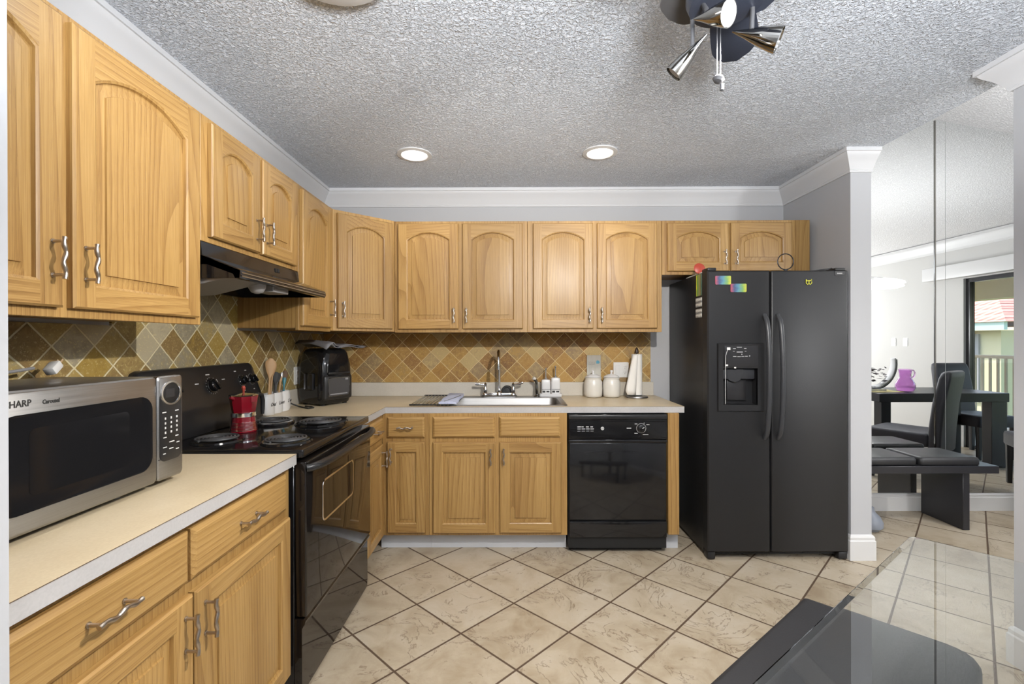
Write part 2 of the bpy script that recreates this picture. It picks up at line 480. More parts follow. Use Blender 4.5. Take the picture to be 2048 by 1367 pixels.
def tube(bm, pts, r, n=10, caps=True, T=None, mi=0, flat=None):
    pts = [Vector(p) for p in pts]
    rr = r if isinstance(r, (list, tuple)) else [r] * len(pts)
    t0 = (pts[1] - pts[0]).normalized()
    up = Vector((0, 0, 1)) if abs(t0.z) < 0.9 else Vector((1, 0, 0))
    nrm = (up - t0 * up.dot(t0)).normalized()
    loops = []
    for i, p in enumerate(pts):
        if i == 0: t = t0
        elif i == len(pts) - 1: t = (pts[-1] - pts[-2]).normalized()
        else: t = ((pts[i + 1] - p).normalized() + (p - pts[i - 1]).normalized()).normalized()
        nrm = (nrm - t * nrm.dot(t)).normalized()
        bn = t.cross(nrm)
        fz = flat if flat else 1.0
        loops.append([p + nrm * (rr[i] * fz * math.cos(2 * PI * k / n)) + bn * (rr[i] * math.sin(2 * PI * k / n)) for k in range(n)])
    return loft(bm, loops, caps, caps, True, T, mi)

def rrect(w, d, r, n=6):
    """rounded rectangle, centred, ccw"""
    out = []
    for cx, cy, a0 in ((w / 2 - r, d / 2 - r, 0), (-w / 2 + r, d / 2 - r, 90), (-w / 2 + r, -d / 2 + r, 180), (w / 2 - r, -d / 2 + r, 270)):
        for k in range(n + 1):
            a = R(a0 + 90 * k / n)
            out.append((cx + r * math.cos(a), cy + r * math.sin(a)))
    return out

def prism(bm, poly, z0, z1, T=None, mi=0):
    return loft(bm, [[(x, y, z0) for x, y in poly], [(x, y, z1) for x, y in poly]], T=T, mi=mi)

def slab_cells(bm, xs, ys, mask, z0, z1, mi_top=0, mi_side=1):
    nx, ny = len(xs) - 1, len(ys) - 1
    vt = {}
    def V(i, j, k):
        if (i, j, k) not in vt: vt[(i, j, k)] = bm.verts.new((xs[i], ys[j], (z0, z1)[k]))
        return vt[(i, j, k)]
    on = lambda i, j: 0 <= i < nx and 0 <= j < ny and mask(i, j)
    for i in range(nx):
        for j in range(ny):
            if not on(i, j): continue
            bm.faces.new((V(i, j, 1), V(i + 1, j, 1), V(i + 1, j + 1, 1), V(i, j + 1, 1))).material_index = mi_top
            bm.faces.new((V(i, j, 0), V(i, j + 1, 0), V(i + 1, j + 1, 0), V(i + 1, j, 0))).material_index = mi_side
            for di, dj, a, b in ((-1, 0, (i, j), (i, j + 1)), (1, 0, (i + 1, j + 1), (i + 1, j)), (0, -1, (i + 1, j), (i, j)), (0, 1, (i, j + 1), (i + 1, j + 1))):
                if not on(i + di, j + dj):
                    bm.faces.new((V(*a, 1), V(*b, 1), V(*b, 0), V(*a, 0))).material_index = mi_side
    return bm

# ------------------------------------------------------------------ object helpers
LOCAL = set()
def thing(name, label, cat, loc=(0, 0, 0), rz=0.0, group=None, local=False):
    o = bpy.data.objects.new(name, None)
    COL.objects.link(o)
    o.empty_display_size = 0.05
    o.location = loc
    o.rotation_euler = (0, 0, rz)
    o['label'] = label
    o['category'] = cat
    if group: o['group'] = group
    if local or rz: LOCAL.add(o.name)
    return o

def root_of(p):
    while p.parent: p = p.parent
    return p

def obj(name, bm, mats, parent=None, smooth=True, angle=38, label=None, recalc=True):
    if recalc: bmesh.ops.recalc_face_normals(bm, faces=list(bm.faces))
    if parent is not None:
        r = root_of(parent)
        if r.name not in LOCAL and r.type == 'EMPTY':
            for v in bm.verts: v.co -= r.location
    me = bpy.data.meshes.new(name)
    bm.to_mesh(me); bm.free()
    for m in (mats if isinstance(mats, (list, tuple)) else [mats]): me.materials.append(m)
    if smooth:
        me.polygons.foreach_set('use_smooth', [True] * len(me.polygons))
        me.set_sharp_from_angle(angle=R(angle))
    o = bpy.data.objects.new(name, me)
    COL.objects.link(o)
    if parent is not None: o.parent = parent
    if label: o['label'] = label
    return o

def single(name, bm, mats, label, cat, group=None, base=None, **kw):
    """a thing that is one mesh: origin moved to its base"""
    o = obj(name, bm, mats, None, **kw)
    if base is None:
        xs = [v.co for v in o.data.vertices]
        base = Vector((sum(v.x for v in xs) / len(xs), sum(v.y for v in xs) / len(xs), min(v.z for v in xs)))
    base = Vector(base)
    o.data.transform(Matrix.Translation(-base))
    o.location = base
    o['label'] = label; o['category'] = cat
    if group: o['group'] = group
    return o

def struct(name, bm, mats, parent=None, **kw):
    o = obj(name, bm, mats, parent, **kw)
    if parent is None: o['kind'] = 'structure'
    return o

def dup(root, loc, rz=None, label=None):
    r = root.copy(); COL.objects.link(r); r.location = loc
    if rz is not None: r.rotation_euler = (0, 0, rz)
    if label: r['label'] = label
    for ch in list(root.children):
        c = ch.copy(); COL.objects.link(c); c.parent = r
        for g in list(ch.children):
            d = g.copy(); COL.objects.link(d); d.parent = c
    return r

def frame_T(origin, a, n):
    """local x along a, local y along n (out of the face), z up"""
    a, n = Vector(a), Vector(n)
    m = Matrix(((a.x, n.x, 0, origin[0]), (a.y, n.y, 0, origin[1]), (a.z, n.z, 1, origin[2]), (0, 0, 0, 1)))
    return m

def text_bm(body, size, T, extrude=0.0004, shear=0.0, bold=0.0, align='LEFT'):
    cu = bpy.data.curves.new('lettering', 'FONT')
    cu.body = body; cu.size = size; cu.extrude = extrude; cu.shear = shear; cu.offset = bold; cu.align_x = align; cu.resolution_u = 2
    o = bpy.data.objects.new('lettering_tmp', cu)
    COL.objects.link(o)
    dg = bpy.context.evaluated_depsgraph_get()
    me = bpy.data.meshes.new_from_object(o.evaluated_get(dg))
    bm = bmesh.new(); bm.from_mesh(me)
    bmesh.ops.transform(bm, matrix=T, verts=list(bm.verts))
    bpy.data.objects.remove(o); bpy.data.curves.remove(cu); bpy.data.meshes.remove(me)
    return bm

# local text plane (x right, y up, z out)  ->  placed on a face with axes a (right), n (out)
def text_T(origin, a, n, up=(0, 0, 1)):
    a, n, u = Vector(a), Vector(n), Vector(up)
    return Matrix(((a.x, u.x, n.x, origin[0]), (a.y, u.y, n.y, origin[1]), (a.z, u.z, n.z, origin[2]), (0, 0, 0, 1)))

# ------------------------------------------------------------------ doors, drawers, handles
def door_bm(w, h, T, arch=0.0, sw=0.058, rail=0.058, t=0.020, field=0.030):
    bm = bmesh.new()
    e = 0.005
    P = lambda x, y, z: bm.verts.new(T @ Vector((x, y, z)))
    NA = 14
    def opening(ins, dep):
        x0, x1 = sw + ins, w - sw - ins
        z0 = rail + ins
        zt = h - rail - ins                    # crown of the arch
        ah = arch * (x1 - x0) / max(0.001, (w - 2 * sw))
        zs = zt - ah                            # spring line
        pts = [(x0, dep, z0), (x1, dep, z0), (x1, dep, zs)]
        if arch > 0:
            c = (x1 - x0) / 2
            rad = (c * c + ah * ah) / (2 * ah)
            for k in range(1, NA):
                x = x1 - (x1 - x0) * k / NA
                dx = x - (x0 + x1) / 2
                pts.append((x, dep, zt - rad + math.sqrt(max(0, rad * rad - dx * dx))))
        pts.append((x0, dep, zs))
        return pts
    # edges of the slab
    out = [(0, 0), (w, 0), (w, h), (0, h)]
    l0 = [P(x, 0, z) for x, z in out]
    l1 = [P(x, t - e, z) for x, z in out]
    ins = [(e, e), (w - e, e), (w - e, h - e), (e, h - e)]
    l2 = [P(x, t, z) for x, z in ins]
    bm.faces.new(l0)
    for a, b in ((l0, l1), (l1, l2)):
        for i in range(4):
            f = bm.faces.new((a[i], a[(i + 1) % 4], b[(i + 1) % 4], b[i]))
            f.material_index = 1 if i in (0, 2) else 0
    op = opening(0, t)
    ov = [P(*p) for p in op]
    # stiles
    bl, br = P(sw, t, e), P(w - sw, t, e)
    tl, tr = P(sw, t, h - e), P(w - sw, t, h - e)
    bm.faces.new((l2[0], bl, ov[0], ov[-1], tl, l2[3]))
    bm.faces.new((br, l2[1], l2[2], tr, ov[2], ov[1]))
    # rails
    f = bm.faces.new((bl, br, ov[1], ov[0])); f.material_index = 1
    arc = ov[2:]
    top = [tr] + [P(p[0], t, h - e) for p in op[3:-1]] + [tl]
    for i in range(len(arc) - 1):
        f = bm.faces.new((arc[i], arc[i + 1], top[i + 1], top[i])); f.material_index = 1
    # moulded inner edge, groove and raised field
    prev = ov
    for i_, d_ in ((0.003, t - 0.002), (0.006, t - 0.0035), (0.0075, t - 0.013), (0.0105, t - 0.013), (0.012 + field * 0.80, t - 0.0085), (0.012 + field * 0.83, t - 0.0035), (0.012 + field, t - 0.0030)):
        cur = [P(*p) for p in opening(i_, d_)]
        for i in range(len(cur)):
            j = (i + 1) % len(cur)
            bm.faces.new((prev[i], prev[j], cur[j], cur[i]))
        prev = cur
    bm.faces.new(prev)
    return bm

def drawer_bm(w, h, T, t=0.020, e=0.012):
    bm = bmesh.new()
    loops = []
    for ins, y in ((0, 0), (0, t - 0.008), (0.003, t - 0.005), (e, t)):
        loops.append([(ins, y, ins), (w - ins, y, ins), (w - ins, y, h - ins), (ins, y, h - ins)])
    return loft(bm, loops, T=T)

def pull_bm(T, vertical=True, L=0.100, out=0.030):
    """wavy bar pull centred on local origin (x along face, y out, z up)"""
    bm = bmesh.new()
    n = 26
    pts, rad = [], []
    for i in range(n + 1):
        s = i / n
        p = (s - 0.5) * L
        wv = 0.0034 * math.sin(s * 4.0 * PI) * math.sin(s * PI) ** 0.5
        rr = 0.0042 + 0.0014 * abs(math.sin(s * 4 * PI + 1.1))
        if s < .04 or s > .96: rr = 0.0052
        pts.append((wv, out, p) if vertical else (p, out, wv)); rad.append(rr)
    tube(bm, pts, rad, 10, T=T)
    for sgn in (-1, 1):
        q = sgn * L * 0.40
        a = (0, 0, q) if vertical else (q, 0, 0)
        b = (0, out, q) if vertical else (q, out, 0)
        tube(bm, [a, b], 0.0038, 8, T=T)
        lathe(bm, [(0.006, 0), (0.006, 0.0025)], n=12, T=T @ Matrix.Translation(a) @ Matrix.Rotation(-PI / 2, 4, 'X'))
    return bm

def face_of(side):
    if side == 'left': return (0, 1, 0), (1, 0, 0), OAK_Y          # face looks to +X, runs along +Y
    return (1, 0, 0), (0, -1, 0), OAK_X                             # face looks to -Y, runs along +X

def add_door(root, side, origin, w, h, arch, handle=None, frame=None, **kw):
    a, n, hm = face_of(side) if frame is None else (*frame, OAK_X)
    T = frame_T(origin, a, n)
    d = obj('door', door_bm(w, h, T, arch, **kw), [OAK_V, hm], root, angle=28)
    if handle:
        hx, hz = handle
        obj('handle', pull_bm(T @ Matrix.Translation((hx, 0.020, hz))), M['nickel'], d)
    return d

def add_drawer(root, side, origin, w, h, handle=True):
    a, n, hm = face_of(side)
    T = frame_T(origin, a, n)
    d = obj('drawer', drawer_bm(w, h, T), hm, root, angle=20)
    if handle:
        obj('handle', pull_bm(T @ Matrix.Translation((w / 2, 0.020, h / 2)), vertical=False), M['nickel'], d)
    return d

# ================================================================== THE SETTING
XL, XR, XR2, YB, ZC = -1.438, 2.035, 2.160, 3.443, 2.4587      # kitchen walls, far side of the right wall, back wall, ceiling
YS, YN, YM, XE, YF = 2.760, 1.862, 3.565, 5.58, -2.0            # stub end, near wall end, mirror wall, outer wall, wall behind the camera
VZ = lambda x: 3.040 - 0.184 * (x - 3.28)                        # vaulted dining ceiling

b = bm_new(); box(b, XL - .12, XE + .12, YF - .12, YM + .12, -.06, 0)
struct('floor', b, M['floor'], smooth=False)
b = bm_new(); box(b, XL - .12, XR2, YF - .12, YM + .12, ZC, ZC + .05)
struct('ceiling', b, M['ceiling'], smooth=False)
b = bm_new(); box(b, XR2 - .02, XR2, YF - .12, YM + .12, ZC + .0505, VZ(XR2) + .05)
struct('wall_above_opening', b, M['wall_w'], smooth=False)
b = bm_new()
loft(b, [[(XR2 - .02, y, VZ(XR2 - .02)), (XE + .12, y, VZ(XE + .12)), (XE + .12, y, VZ(XE + .12) + .06), (XR2 - .02, y, VZ(XR2 - .02) + .06)] for y in (YF - .12, YM + .12)])
struct('ceiling_2', b, M['ceiling_w'], smooth=False)
b = bm_new(); box(b, XL - .12, XL, YF - .12, YB + .12, 0, ZC)
struct('wall_left', b, M['wall'], smooth=False)
b = bm_new(); box(b, XL, XR, YB, YB + .12, 0, ZC)
struct('wall_back', b, M['wall'], smooth=False)
b = bm_new(); box(b, XR, XR2, YS, YB + .12, 0, ZC)
struct('wall_right', b, M['wall'], smooth=False)
b = bm_new(); box(b, XR, XR2, YF, YN, 0, ZC)
struct('wall_right_near', b, M['wall'], smooth=False)
b = bm_new(); box(b, XL, -.712, .50, .640, 0, ZC)
struct('wall_left_partition', b, M['wall'], smooth=False)
b = bm_new(); box(b, XL, XE, YF - .12, YF, 0, 3.3)
struct('wall_front', b, M['wall_w'], smooth=False)
b = bm_new()
loft(b, [[(XR2, y, 0), (XE, y, 0), (XE, y, VZ(XE)), (XR2, y, VZ(XR2))] for y in (YM, YM + .12)])
struct('wall_mirror_side', b, M['wall_w'], smooth=False)
# outer wall of the dining room with the opening of the sliding door
DY0, DY1, DZ = 1.444, 3.30, 2.085
b = bm_new()
box(b, XE, XE + .14, YF - .12, DY0, 0, VZ(XE)); box(b, XE, XE + .14, DY1, YM + .12, 0, VZ(XE)); box(b, XE, XE + .14, DY0, DY1, DZ, VZ(XE))
struct('wall_outer', b, M['wall_w'], smooth=False)

def sweep(prof, path, side, closed_ends=True):
    """prof: (d, z) pairs, d = distance out of the wall; path: XY wall line; side +1: room on the left of travel"""
    bm = bm_new()
    pts = [Vector((x, y)) for x, y in path]
    loops = []
    for i, p in enumerate(pts):
        def nrm(a, b_):
            t = (b_ - a).normalized(); return Vector((-t.y, t.x)) * side
        if i == 0: m = nrm(pts[0], pts[1]); k = 1.0
        elif i == len(pts) - 1: m = nrm(pts[-2], pts[-1]); k = 1.0
        else:
            n1, n2 = nrm(pts[i - 1], p), nrm(p, pts[i + 1])
            m = (n1 + n2).normalized(); k = 1.0 / max(.2, m.dot(n1))
        loops.append([(p.x + m.x * d * k, p.y + m.y * d * k, z) for d, z in prof])
    return loft(bm, loops)

def crown_prof(top, h=.122, d=.083):
    raw = [(0, -1), (.10, -1), (.14, -.95), (.14, -.92), (.17, -.90), (.17, -.87), (.24, -.80), (.40, -.62), (.56, -.48), (.74, -.36), (.86, -.25), (.90, -.18), (1.0, -.18), (1.0, 0), (0, 0)]
    return [(u * d, top - .0006 + v * h) for u, v in raw]
struct('trim_1', sweep(crown_prof(ZC), [(XL, .64), (XL, YB), (XR, YB), (XR, YS), (XR2, YS)], -1), M['trim'], angle=25)
struct('trim_2', sweep(crown_prof(ZC), [(XR2, YN), (XR, YN), (XR, YF)], -1), M['trim'], angle=25)
struct('trim_3', sweep(crown_prof(VZ(XE) - .003, .155, .05), [(XE, YM), (XE, YF)], -1), M['trim_w'], angle=25)
def base_prof(h=.14):
    return [(0, 0), (.016, 0), (.016, h * .76), (.012, h * .80), (.012, h * .90), (.007, h * .97), (0, h)]
struct('baseboard_right', sweep(base_prof(.152), [(XR, YB), (XR, YS), (XR2, YS), (XR2, YM)], -1), M['trim_w'], angle=25)
struct('baseboard_mirror_side', sweep(base_prof(.135), [(XR2 + .017, YM), (XE, YM)], -1), M['trim_w'], angle=25)
struct('baseboard_right_near', sweep(base_prof(.152), [(XR2, YN), (XR, YN), (XR, YF)], -1), M['trim_w'], angle=25)

# sliding glass door and what lies outside it
dr = obj('door_1', (lambda q: (box(q, XE + .03, XE + .09, DY0, DY0 + .05, 0, DZ), box(q, XE + .03, XE + .09, DY1 - .05, DY1, 0, DZ), box(q, XE + .03, XE + .09, DY0 + .05, DY1 - .05, DZ - .05, DZ), box(q, XE + .03, XE + .09, DY0 + .05, DY1 - .05, 0, .04),
        box(q, XE + .045, XE + .085, 2.34, 2.40, .04, DZ - .05))[0])(bm_new()), M['dark_panel'])
dr['kind'] = 'structure'
b = bm_new(); box(b, XE + .062, XE + .068, DY0 + .05, 2.34, .04, DZ - .05); box(b, XE + .062, XE + .068, 2.40, DY1 - .05, .04, DZ - .05)
obj('pane', b, M['pane'], dr, smooth=False)
single('blind_valance', box(bm_new(), XE - .10, XE - .002, .98, 3.45, 2.10, 2.27, .006), M['trim_w'], 'long white valance box above the sliding glass door', 'valance', base=(XE - .05, 2.2, 2.10))

b = bm_new(); box(b, XE + .14, 7.7, -3.0, 8.0, -.10, -.01)
struct('balcony_floor', b, M['ext_floor'], smooth=False)
b = bm_new(); box(b, XE + .14, 8.0, -3.0, 8.0, 2.52, 2.62); box(b, 7.45, 7.75, -3.0, 8.0, 1.97, 2.52)
struct('balcony_ceiling', b, M['beige_ext'], smooth=False)
rl = thing('balcony_railing', 'taupe metal railing with upright bars beyond the sliding glass door', 'railing', (7.5, 0, 0))
b = bm_new(); box(b, 7.46, 7.54, -3, 8, 1.04, 1.09, .006)
obj('top_rail', b, M['rail'], rl)
b = bm_new(); box(b, 7.48, 7.52, -3, 8, .06, .10, .004)
obj('bottom_rail', b, M['rail'], rl)
for k in range(36):
    y = -.9 + k * .115
    b = bm_new(); box(b, 7.487, 7.513, y, y + .026, .10, 1.04)
    obj('bar', b, M['rail'], rl, smooth=False)
single('balcony_post', box(bm_new(), 7.56, 7.74, .62, .80, -.009, 1.969, .01), M['beige_ext'], 'square tan post standing at the balcony edge', 'post')
b = bm_new(); box(b, 7.8, 60, -60, 40, -3.2, -3.1)
struct('ground', b, M['grass'], smooth=False)
# house across the yard
hs = thing('house', 'pale house with red barrel tile roof seen through the sliding door', 'house', (16, -14, -3.1))
b = bm_new(); box(b, 14.4, 20, -26, -6.4, -3.1, 1.62)
obj('wall', b, M['beige_ext'], hs, smooth=False)
b = bm_new(); box(b, 14.34, 14.40, -25, -7.0, -.6, 1.52)
obj('screen_panel', b, M['screen'], hs, smooth=False)
b = bm_new(); box(b, 13.95, 14.05, -26.4, -5.9, 1.62, 1.86)
obj('fascia', b, M['teal_ext'], hs, smooth=False)
b = bm_new()
rv = [b.verts.new(p) for p in ((13.9, -26.5, 1.86), (13.9, -5.8, 1.86), (20.5, -5.8, 1.86), (20.5, -26.5, 1.86), (17.2, -22.5, 3.1), (17.2, -9.2, 3.1))]
for f in ((0, 1, 5, 4), (1, 2, 5), (2, 3, 4, 5), (3, 0, 4), (3, 2, 1, 0)): b.faces.new([rv[i] for i in f])
obj('roof', b, M['roof_tile'], hs, smooth=False)

# tile backsplash
b = bm_new(); box(b, XL + .0005, 1.030, YB - .010, YB - .0005, 1.0165, 1.386)
sp1 = struct('trim_backsplash_back', b, M['tile_back'], smooth=False)
b = bm_new()
box(b, XL + .0005, XL + .010, .641, 1.616, 1.0165, 1.383)
box(b, XL + .0005, XL + .010, 1.6165, 2.3545, .90, 1.60)
box(b, XL + .0005, XL + .010, 2.3545, 2.4855, .90, 1.383)
box(b, XL + .0005, XL + .010, 2.486, YB - .0105, 1.0165, 1.383)
struct('trim_backsplash_left', b, M['tile_left'], smooth=False)
# mirror panels on the dining wall
def mirror_panel(name, x0, x1, label, y=YM):
    bm = bm_new()
    loft(bm, [[(x0, yy, .137), (x1, yy, .137), (x1, yy, VZ(x1) - .004), (x0, yy, VZ(x0) - .004)] for yy in (y - .006, y - .0005)])
    return single(name, bm, M['mirror'], label, 'mirror', 'mirror panels on the dining wall', base=((x0 + x1) / 2, y, .137), smooth=False)
mirror_panel('wall_mirror', XR2 + .02, 3.276, 'tall mirror panel between the white wall end and the dark seam')
mirror_panel('wall_mirror', 3.282, 3.358, 'narrow mirror strip between the two seams behind the bench')
mirror_panel('wall_mirror', 3.361, 5.50, 'wide mirror panel right of the seams, reflecting the sliding door')
single('mirror_seam_strip', box(bm_new(), 3.2745, 3.2835, YM - .011, YM - .0062, .137, VZ(3.28) - .01), M['dark_chrome'], 'thin dark metal strip down the seam of the mirror wall', 'trim strip', base=(3.279, YM - .008, .137))

# ================================================================== CABINETS
def carcass(root, side, x0, x1, y0, y1, z0, z1, lip=.012, toe=None):
    """body box; for wall cabinets the front frame hangs a little below"""
    bm = bm_new()
    if side == 'left':
        box(bm, x0, x1 - .019, y0, y1, z0 + lip, z1); box(bm, x1 - .019, x1, y0, y1, z0, z1, .0015, 1)
    else:
        box(bm, x0, x1, y0 + .019, y1, z0 + lip, z1); box(bm, x0, x1, y0, y0 + .019, z0, z1, .0015, 1)
    return obj('body', bm, OAK_V, root, angle=30)
UZ0, UZ1 = 1.384, 2.139
XU, YU = -1.111, 3.089        # faces of the wall cabinets
XW, YW = XL + .0105, YB - .0105
dz0, dz1 = 1.408, 2.118
G = 'oak wall cabinets with arched doors'
def wall_cab_left(y0, y1, z0, label, doors, xw=XL + .001):
    r = thing('wall_cabinet', label, 'cabinet', ((xw + XU) / 2, (y0 + y1) / 2, z0), group=G)
    carcass(r, 'left', xw, XU, y0, y1, z0, UZ1)
    for (a, c, za, hd) in doors:
        w = c - a
        add_door(r, 'left', (XU + .0005, a, za), w, dz1 - za, .055 if w > .34 else .042, hd)
    return r
wall_cab_left(.6425, 1.6155, UZ0, 'large oak wall cabinet above the microwave, nearest the camera',
              [(.655, 1.1055, dz0, (.4505 - .030, .115)), (1.130, 1.585, dz0, (.030, .115))])
wall_cab_left(1.6175, 2.3535, 1.685, 'short oak wall cabinet directly above the black range hood',
              [(1.652, 1.968, 1.705, (.316 - .030, .095)), (1.988, 2.304, 1.705, (.030, .095))])
wall_cab_left(2.3555, 2.7625, UZ0, 'narrow oak wall cabinet between the range hood and the corner cabinet',
              [(2.367, 2.738, dz0, (.371 - .026, .115))])
# diagonal corner cabinet
P0, P1 = Vector((-1.111, 2.802)), Vector((-.806, 3.0885))
r = thing('wall_cabinet', 'angled oak corner wall cabinet above the air fryer', 'cabinet', (-1.2, 3.2, UZ0), group=G)
bm = bm_new()
poly = [(XL + .001, 2.764), (-1.111, 2.764), tuple(P0), tuple(P1), (-.806, YB - .001), (XL + .001, YB - .001)]
prism(bm, poly, UZ0 + .008, UZ1)
obj('body', bm, OAK_V, r, angle=30)
ax = (P1 - P0).normalized(); nx = Vector((ax.y, -ax.x))
wd = .372
o_ = P0 + ax * (((P1 - P0).length - wd) / 2) + nx * .0005
d = obj('door', door_bm(wd, dz1 - dz0, frame_T((o_.x, o_.y, dz0), (ax.x, ax.y, 0), (nx.x, nx.y, 0)), .050), [OAK_V, OAK_X], r, angle=28)
obj('handle', pull_bm(frame_T((o_.x, o_.y, dz0), (ax.x, ax.y, 0), (nx.x, nx.y, 0)) @ Matrix.Translation((.030, .020, .115))), M['nickel'], d)

def wall_cab_back(x0, x1, z0, label, doors, arch=.050):
    r = thing('wall_cabinet', label, 'cabinet', ((x0 + x1) / 2, YU + .17, z0), group=G)
    carcass(r, 'back', x0, x1, YU, YB - .001, z0, UZ1 - .002)
    for (a, c, za, hd) in doors:
        add_door(r, 'back', (a, YU - .0005, za), c - a, dz1 - za, arch, hd)
    return r
wall_cab_back(-.8045, .0945, UZ0, 'oak two-door wall cabinet over the left half of the sink',
              [(-.778, -.371, dz0, (.407 - .028, .09)), (-.343, .063, dz0, (.028, .09))])
wall_cab_back(.0960, 1.003, UZ0, 'oak two-door wall cabinet over the white canisters, beside the refrigerator',
              [(.133, .5375, dz0, (.4045 - .028, .09)), (.564, .968, dz0, (.028, .09))])
r = wall_cab_back(1.0050, 2.001, 1.770, 'short oak wall cabinet above the black refrigerator',
              [(1.038, 1.449, 1.792, (.411 - .030, .09)), (1.463, 1.874, 1.792, (.030, .09))], .045)
b = bm_new(); box(b, 1.905, 2.0005, YU - .004, YU - .0002, 1.771, UZ1 - .003, .001, 1)
obj('filler_strip', b, OAK_V, r)

# ---------- base cabinets
XB, YBB = -.823, 2.850       # faces of the base frames
GB = 'oak base cabinets'
def toe(r, x0, x1, y0, y1):
    b = bm_new(); box(b, x0, x1, y0, y1, .0008, .112)
    obj('toe_kick', b, M['toe'], r, smooth=False)
r = thing('base_cabinet', 'near left oak base cabinet under the microwave worktop', 'cabinet', (-1.13, 1.15, 0), group=GB)
b = bm_new(); box(b, XL + .001, XB, .6425, 1.663, .112, .8745, .0015, 1)
obj('body', b, OAK_V, r, angle=30)
toe(r, XL + .02, XB - .085, .6425, 1.663)
for (y0, y1) in ((.662, 1.128), (1.139, 1.6135)):
    add_drawer(r, 'left', (XB + .0005, y0, .727), y1 - y0, .128)
add_door(r, 'left', (XB + .0005, .662, .126), 1.140 - .662, .567, 0, (.478 - .030, .567 - .085))
add_door(r, 'left', (XB + .0005, 1.147, .126), 1.637 - 1.147, .567, 0, (.034, .567 - .085))

r = thing('base_cabinet', 'narrow oak base cabinet squeezed between the range and the inner corner', 'cabinet', (-1.13, 2.66, 0), group=GB)
b = bm_new(); box(b, XL + .001, XB, 2.490, 2.8485, .112, .8745, .0015, 1)
obj('body', b, OAK_V, r, angle=30)
toe(r, XL + .02, XB - .085, 2.490, 2.8485)
add_drawer(r, 'left', (XB + .0005, 2.500, .727), .305, .128)
add_door(r, 'left', (XB + .0005, 2.500, .126), .305, .567, 0, (.270, .567 - .085), sw=.05)

def base_back(x0, x1, label):
    r = thing('base_cabinet', label, 'cabinet', ((x0 + x1) / 2, 3.15, 0), group=GB)
    b = bm_new()
    if x0 < -.6:
        box(b, x0, x1, YBB, YB - .001, .112, .8745, .0015, 1)
    else:                                   # open top for the sink bowl
        box(b, x0, x1, YBB, YBB + .02, .112, .8745, .0015, 1); box(b, x0, x0 + .018, YBB + .02, YB - .001, .112, .8745)
        box(b, x1 - .018, x1, YBB + .02, YB - .001, .112, .8745); box(b, x0 + .018, x1 - .018, YBB + .02, YB - .001, .112, .13)
    obj('body', b, OAK_V, r, angle=30)
    toe(r, x0 - (.03 if x0 < -.6 else 0), x1, YBB + .078, YBB + .12)
    return r
r = base_back(-.8225, -.5305, 'narrow oak base cabinet left of the sink cabinet, with one handled drawer')
add_drawer(r, 'back', (-.788, YBB - .0005, .726), .233, .128)
add_door(r, 'back', (-.788, YBB - .0005, .132), .233, .566, 0, (.026, .566 - .083), sw=.05, field=.022)
r = base_back(-.5295, .3330, 'wide oak sink base cabinet with two false drawer fronts and two doors')
add_drawer(r, 'back', (-.5035, YBB - .0005, .726), .385, .128, False)
add_drawer(r, 'back', (-.0895, YBB - .0005, .730), .379, .124, False)
add_door(r, 'back', (-.5035, YBB - .0005, .130), .388, .566, 0, (.388 - .028, .566 - .085))
add_door(r, 'back', (-.0885, YBB - .0005, .132), .383, .563, 0, (.026, .563 - .083))
r = thing('cabinet_end_panel', 'oak end panel standing right of the black dishwasher', 'panel', (.993, 3.1, 0))
b = bm_new(); box(b, .9600, 1.028, 2.838, YB - .001, .118, .8745, .0015, 1)
obj('body', b, OAK_V, r)
b = bm_new(); box(b, .9640, 1.046, 2.915, YB - .02, .0008, .117)
obj('toe_block', b, M['toe'], r, label='pale grey toe block', smooth=False)

# ---------- worktops
CZ0, CZ1 = .8755, .914
def top_edges(bm):
    return bm
r = thing('worktop', 'cream laminate worktop carrying the microwave, grey front edge', 'countertop', (-1.1, 1.15, CZ0))
b = bm_new(); slab_cells(b, [XL + .001, -.7945], [.6425, 1.6635], lambda i, j: True, CZ0, CZ1 - .0012, 0, 1)
obj('slab', b, [M['counter'], M['edge']], r, smooth=False)
b = bm_new(); box(b, XL + .001, -.7930, .6425, 1.6645, CZ1 - .0012, CZ1 - .0002)
obj('seam', b, M['edge_line'], r, smooth=False)
b = bm_new(); box(b, XL + .001, -.7940, .6425, 1.6640, CZ1 - .0002, CZ1)
obj('top_sheet', b, M['counter'], r, smooth=False)
b = bm_new(); box(b, XL + .001, XL + .019, .6425, 1.6635, CZ1 + .0002, 1.016, .002, 1)
obj('upstand', b, M['strip'], r)

SX0, SX1, SY0, SY1 = -.50, .345, 2.885, 3.395       # outer rim of the sink
r = thing('worktop', 'cream laminate worktop running round the corner, with the sink set in', 'countertop', (-.3, 3.1, CZ0))
xs = [XL + .001, -.8035, SX0 + .02, SX1 - .02, 1.066]
ys = [2.489, 2.8525, SY0 + .02, SY1 - .02, YB - .001]
def mk(i, j):
    if i > 0 and j == 0: return False
    return not (i == 2 and j == 2)
b = bm_new(); slab_cells(b, xs, ys, mk, CZ0, CZ1 - .0012, 0, 1)
obj('slab', b, [M['counter'], M['edge']], r, smooth=False)
e = .0012
xs2, ys2 = [xs[0], xs[1] + e, xs[2], xs[3], xs[4] + e], [ys[0], ys[1] - e, ys[2], ys[3], ys[4]]
b = bm_new(); slab_cells(b, xs2, ys2, mk, CZ1 - .0012, CZ1 - .0002, 0, 0)
obj('seam', b, M['edge_line'], r, smooth=False)
b = bm_new(); slab_cells(b, xs, ys, mk, CZ1 - .0002, CZ1, 0, 0)
obj('top_sheet', b, M['counter'], r, smooth=False)
b = bm_new()
box(b, XL + .001, 1.050, YB - .019, YB - .001, CZ1 + .0002, 1.016, .002, 1)
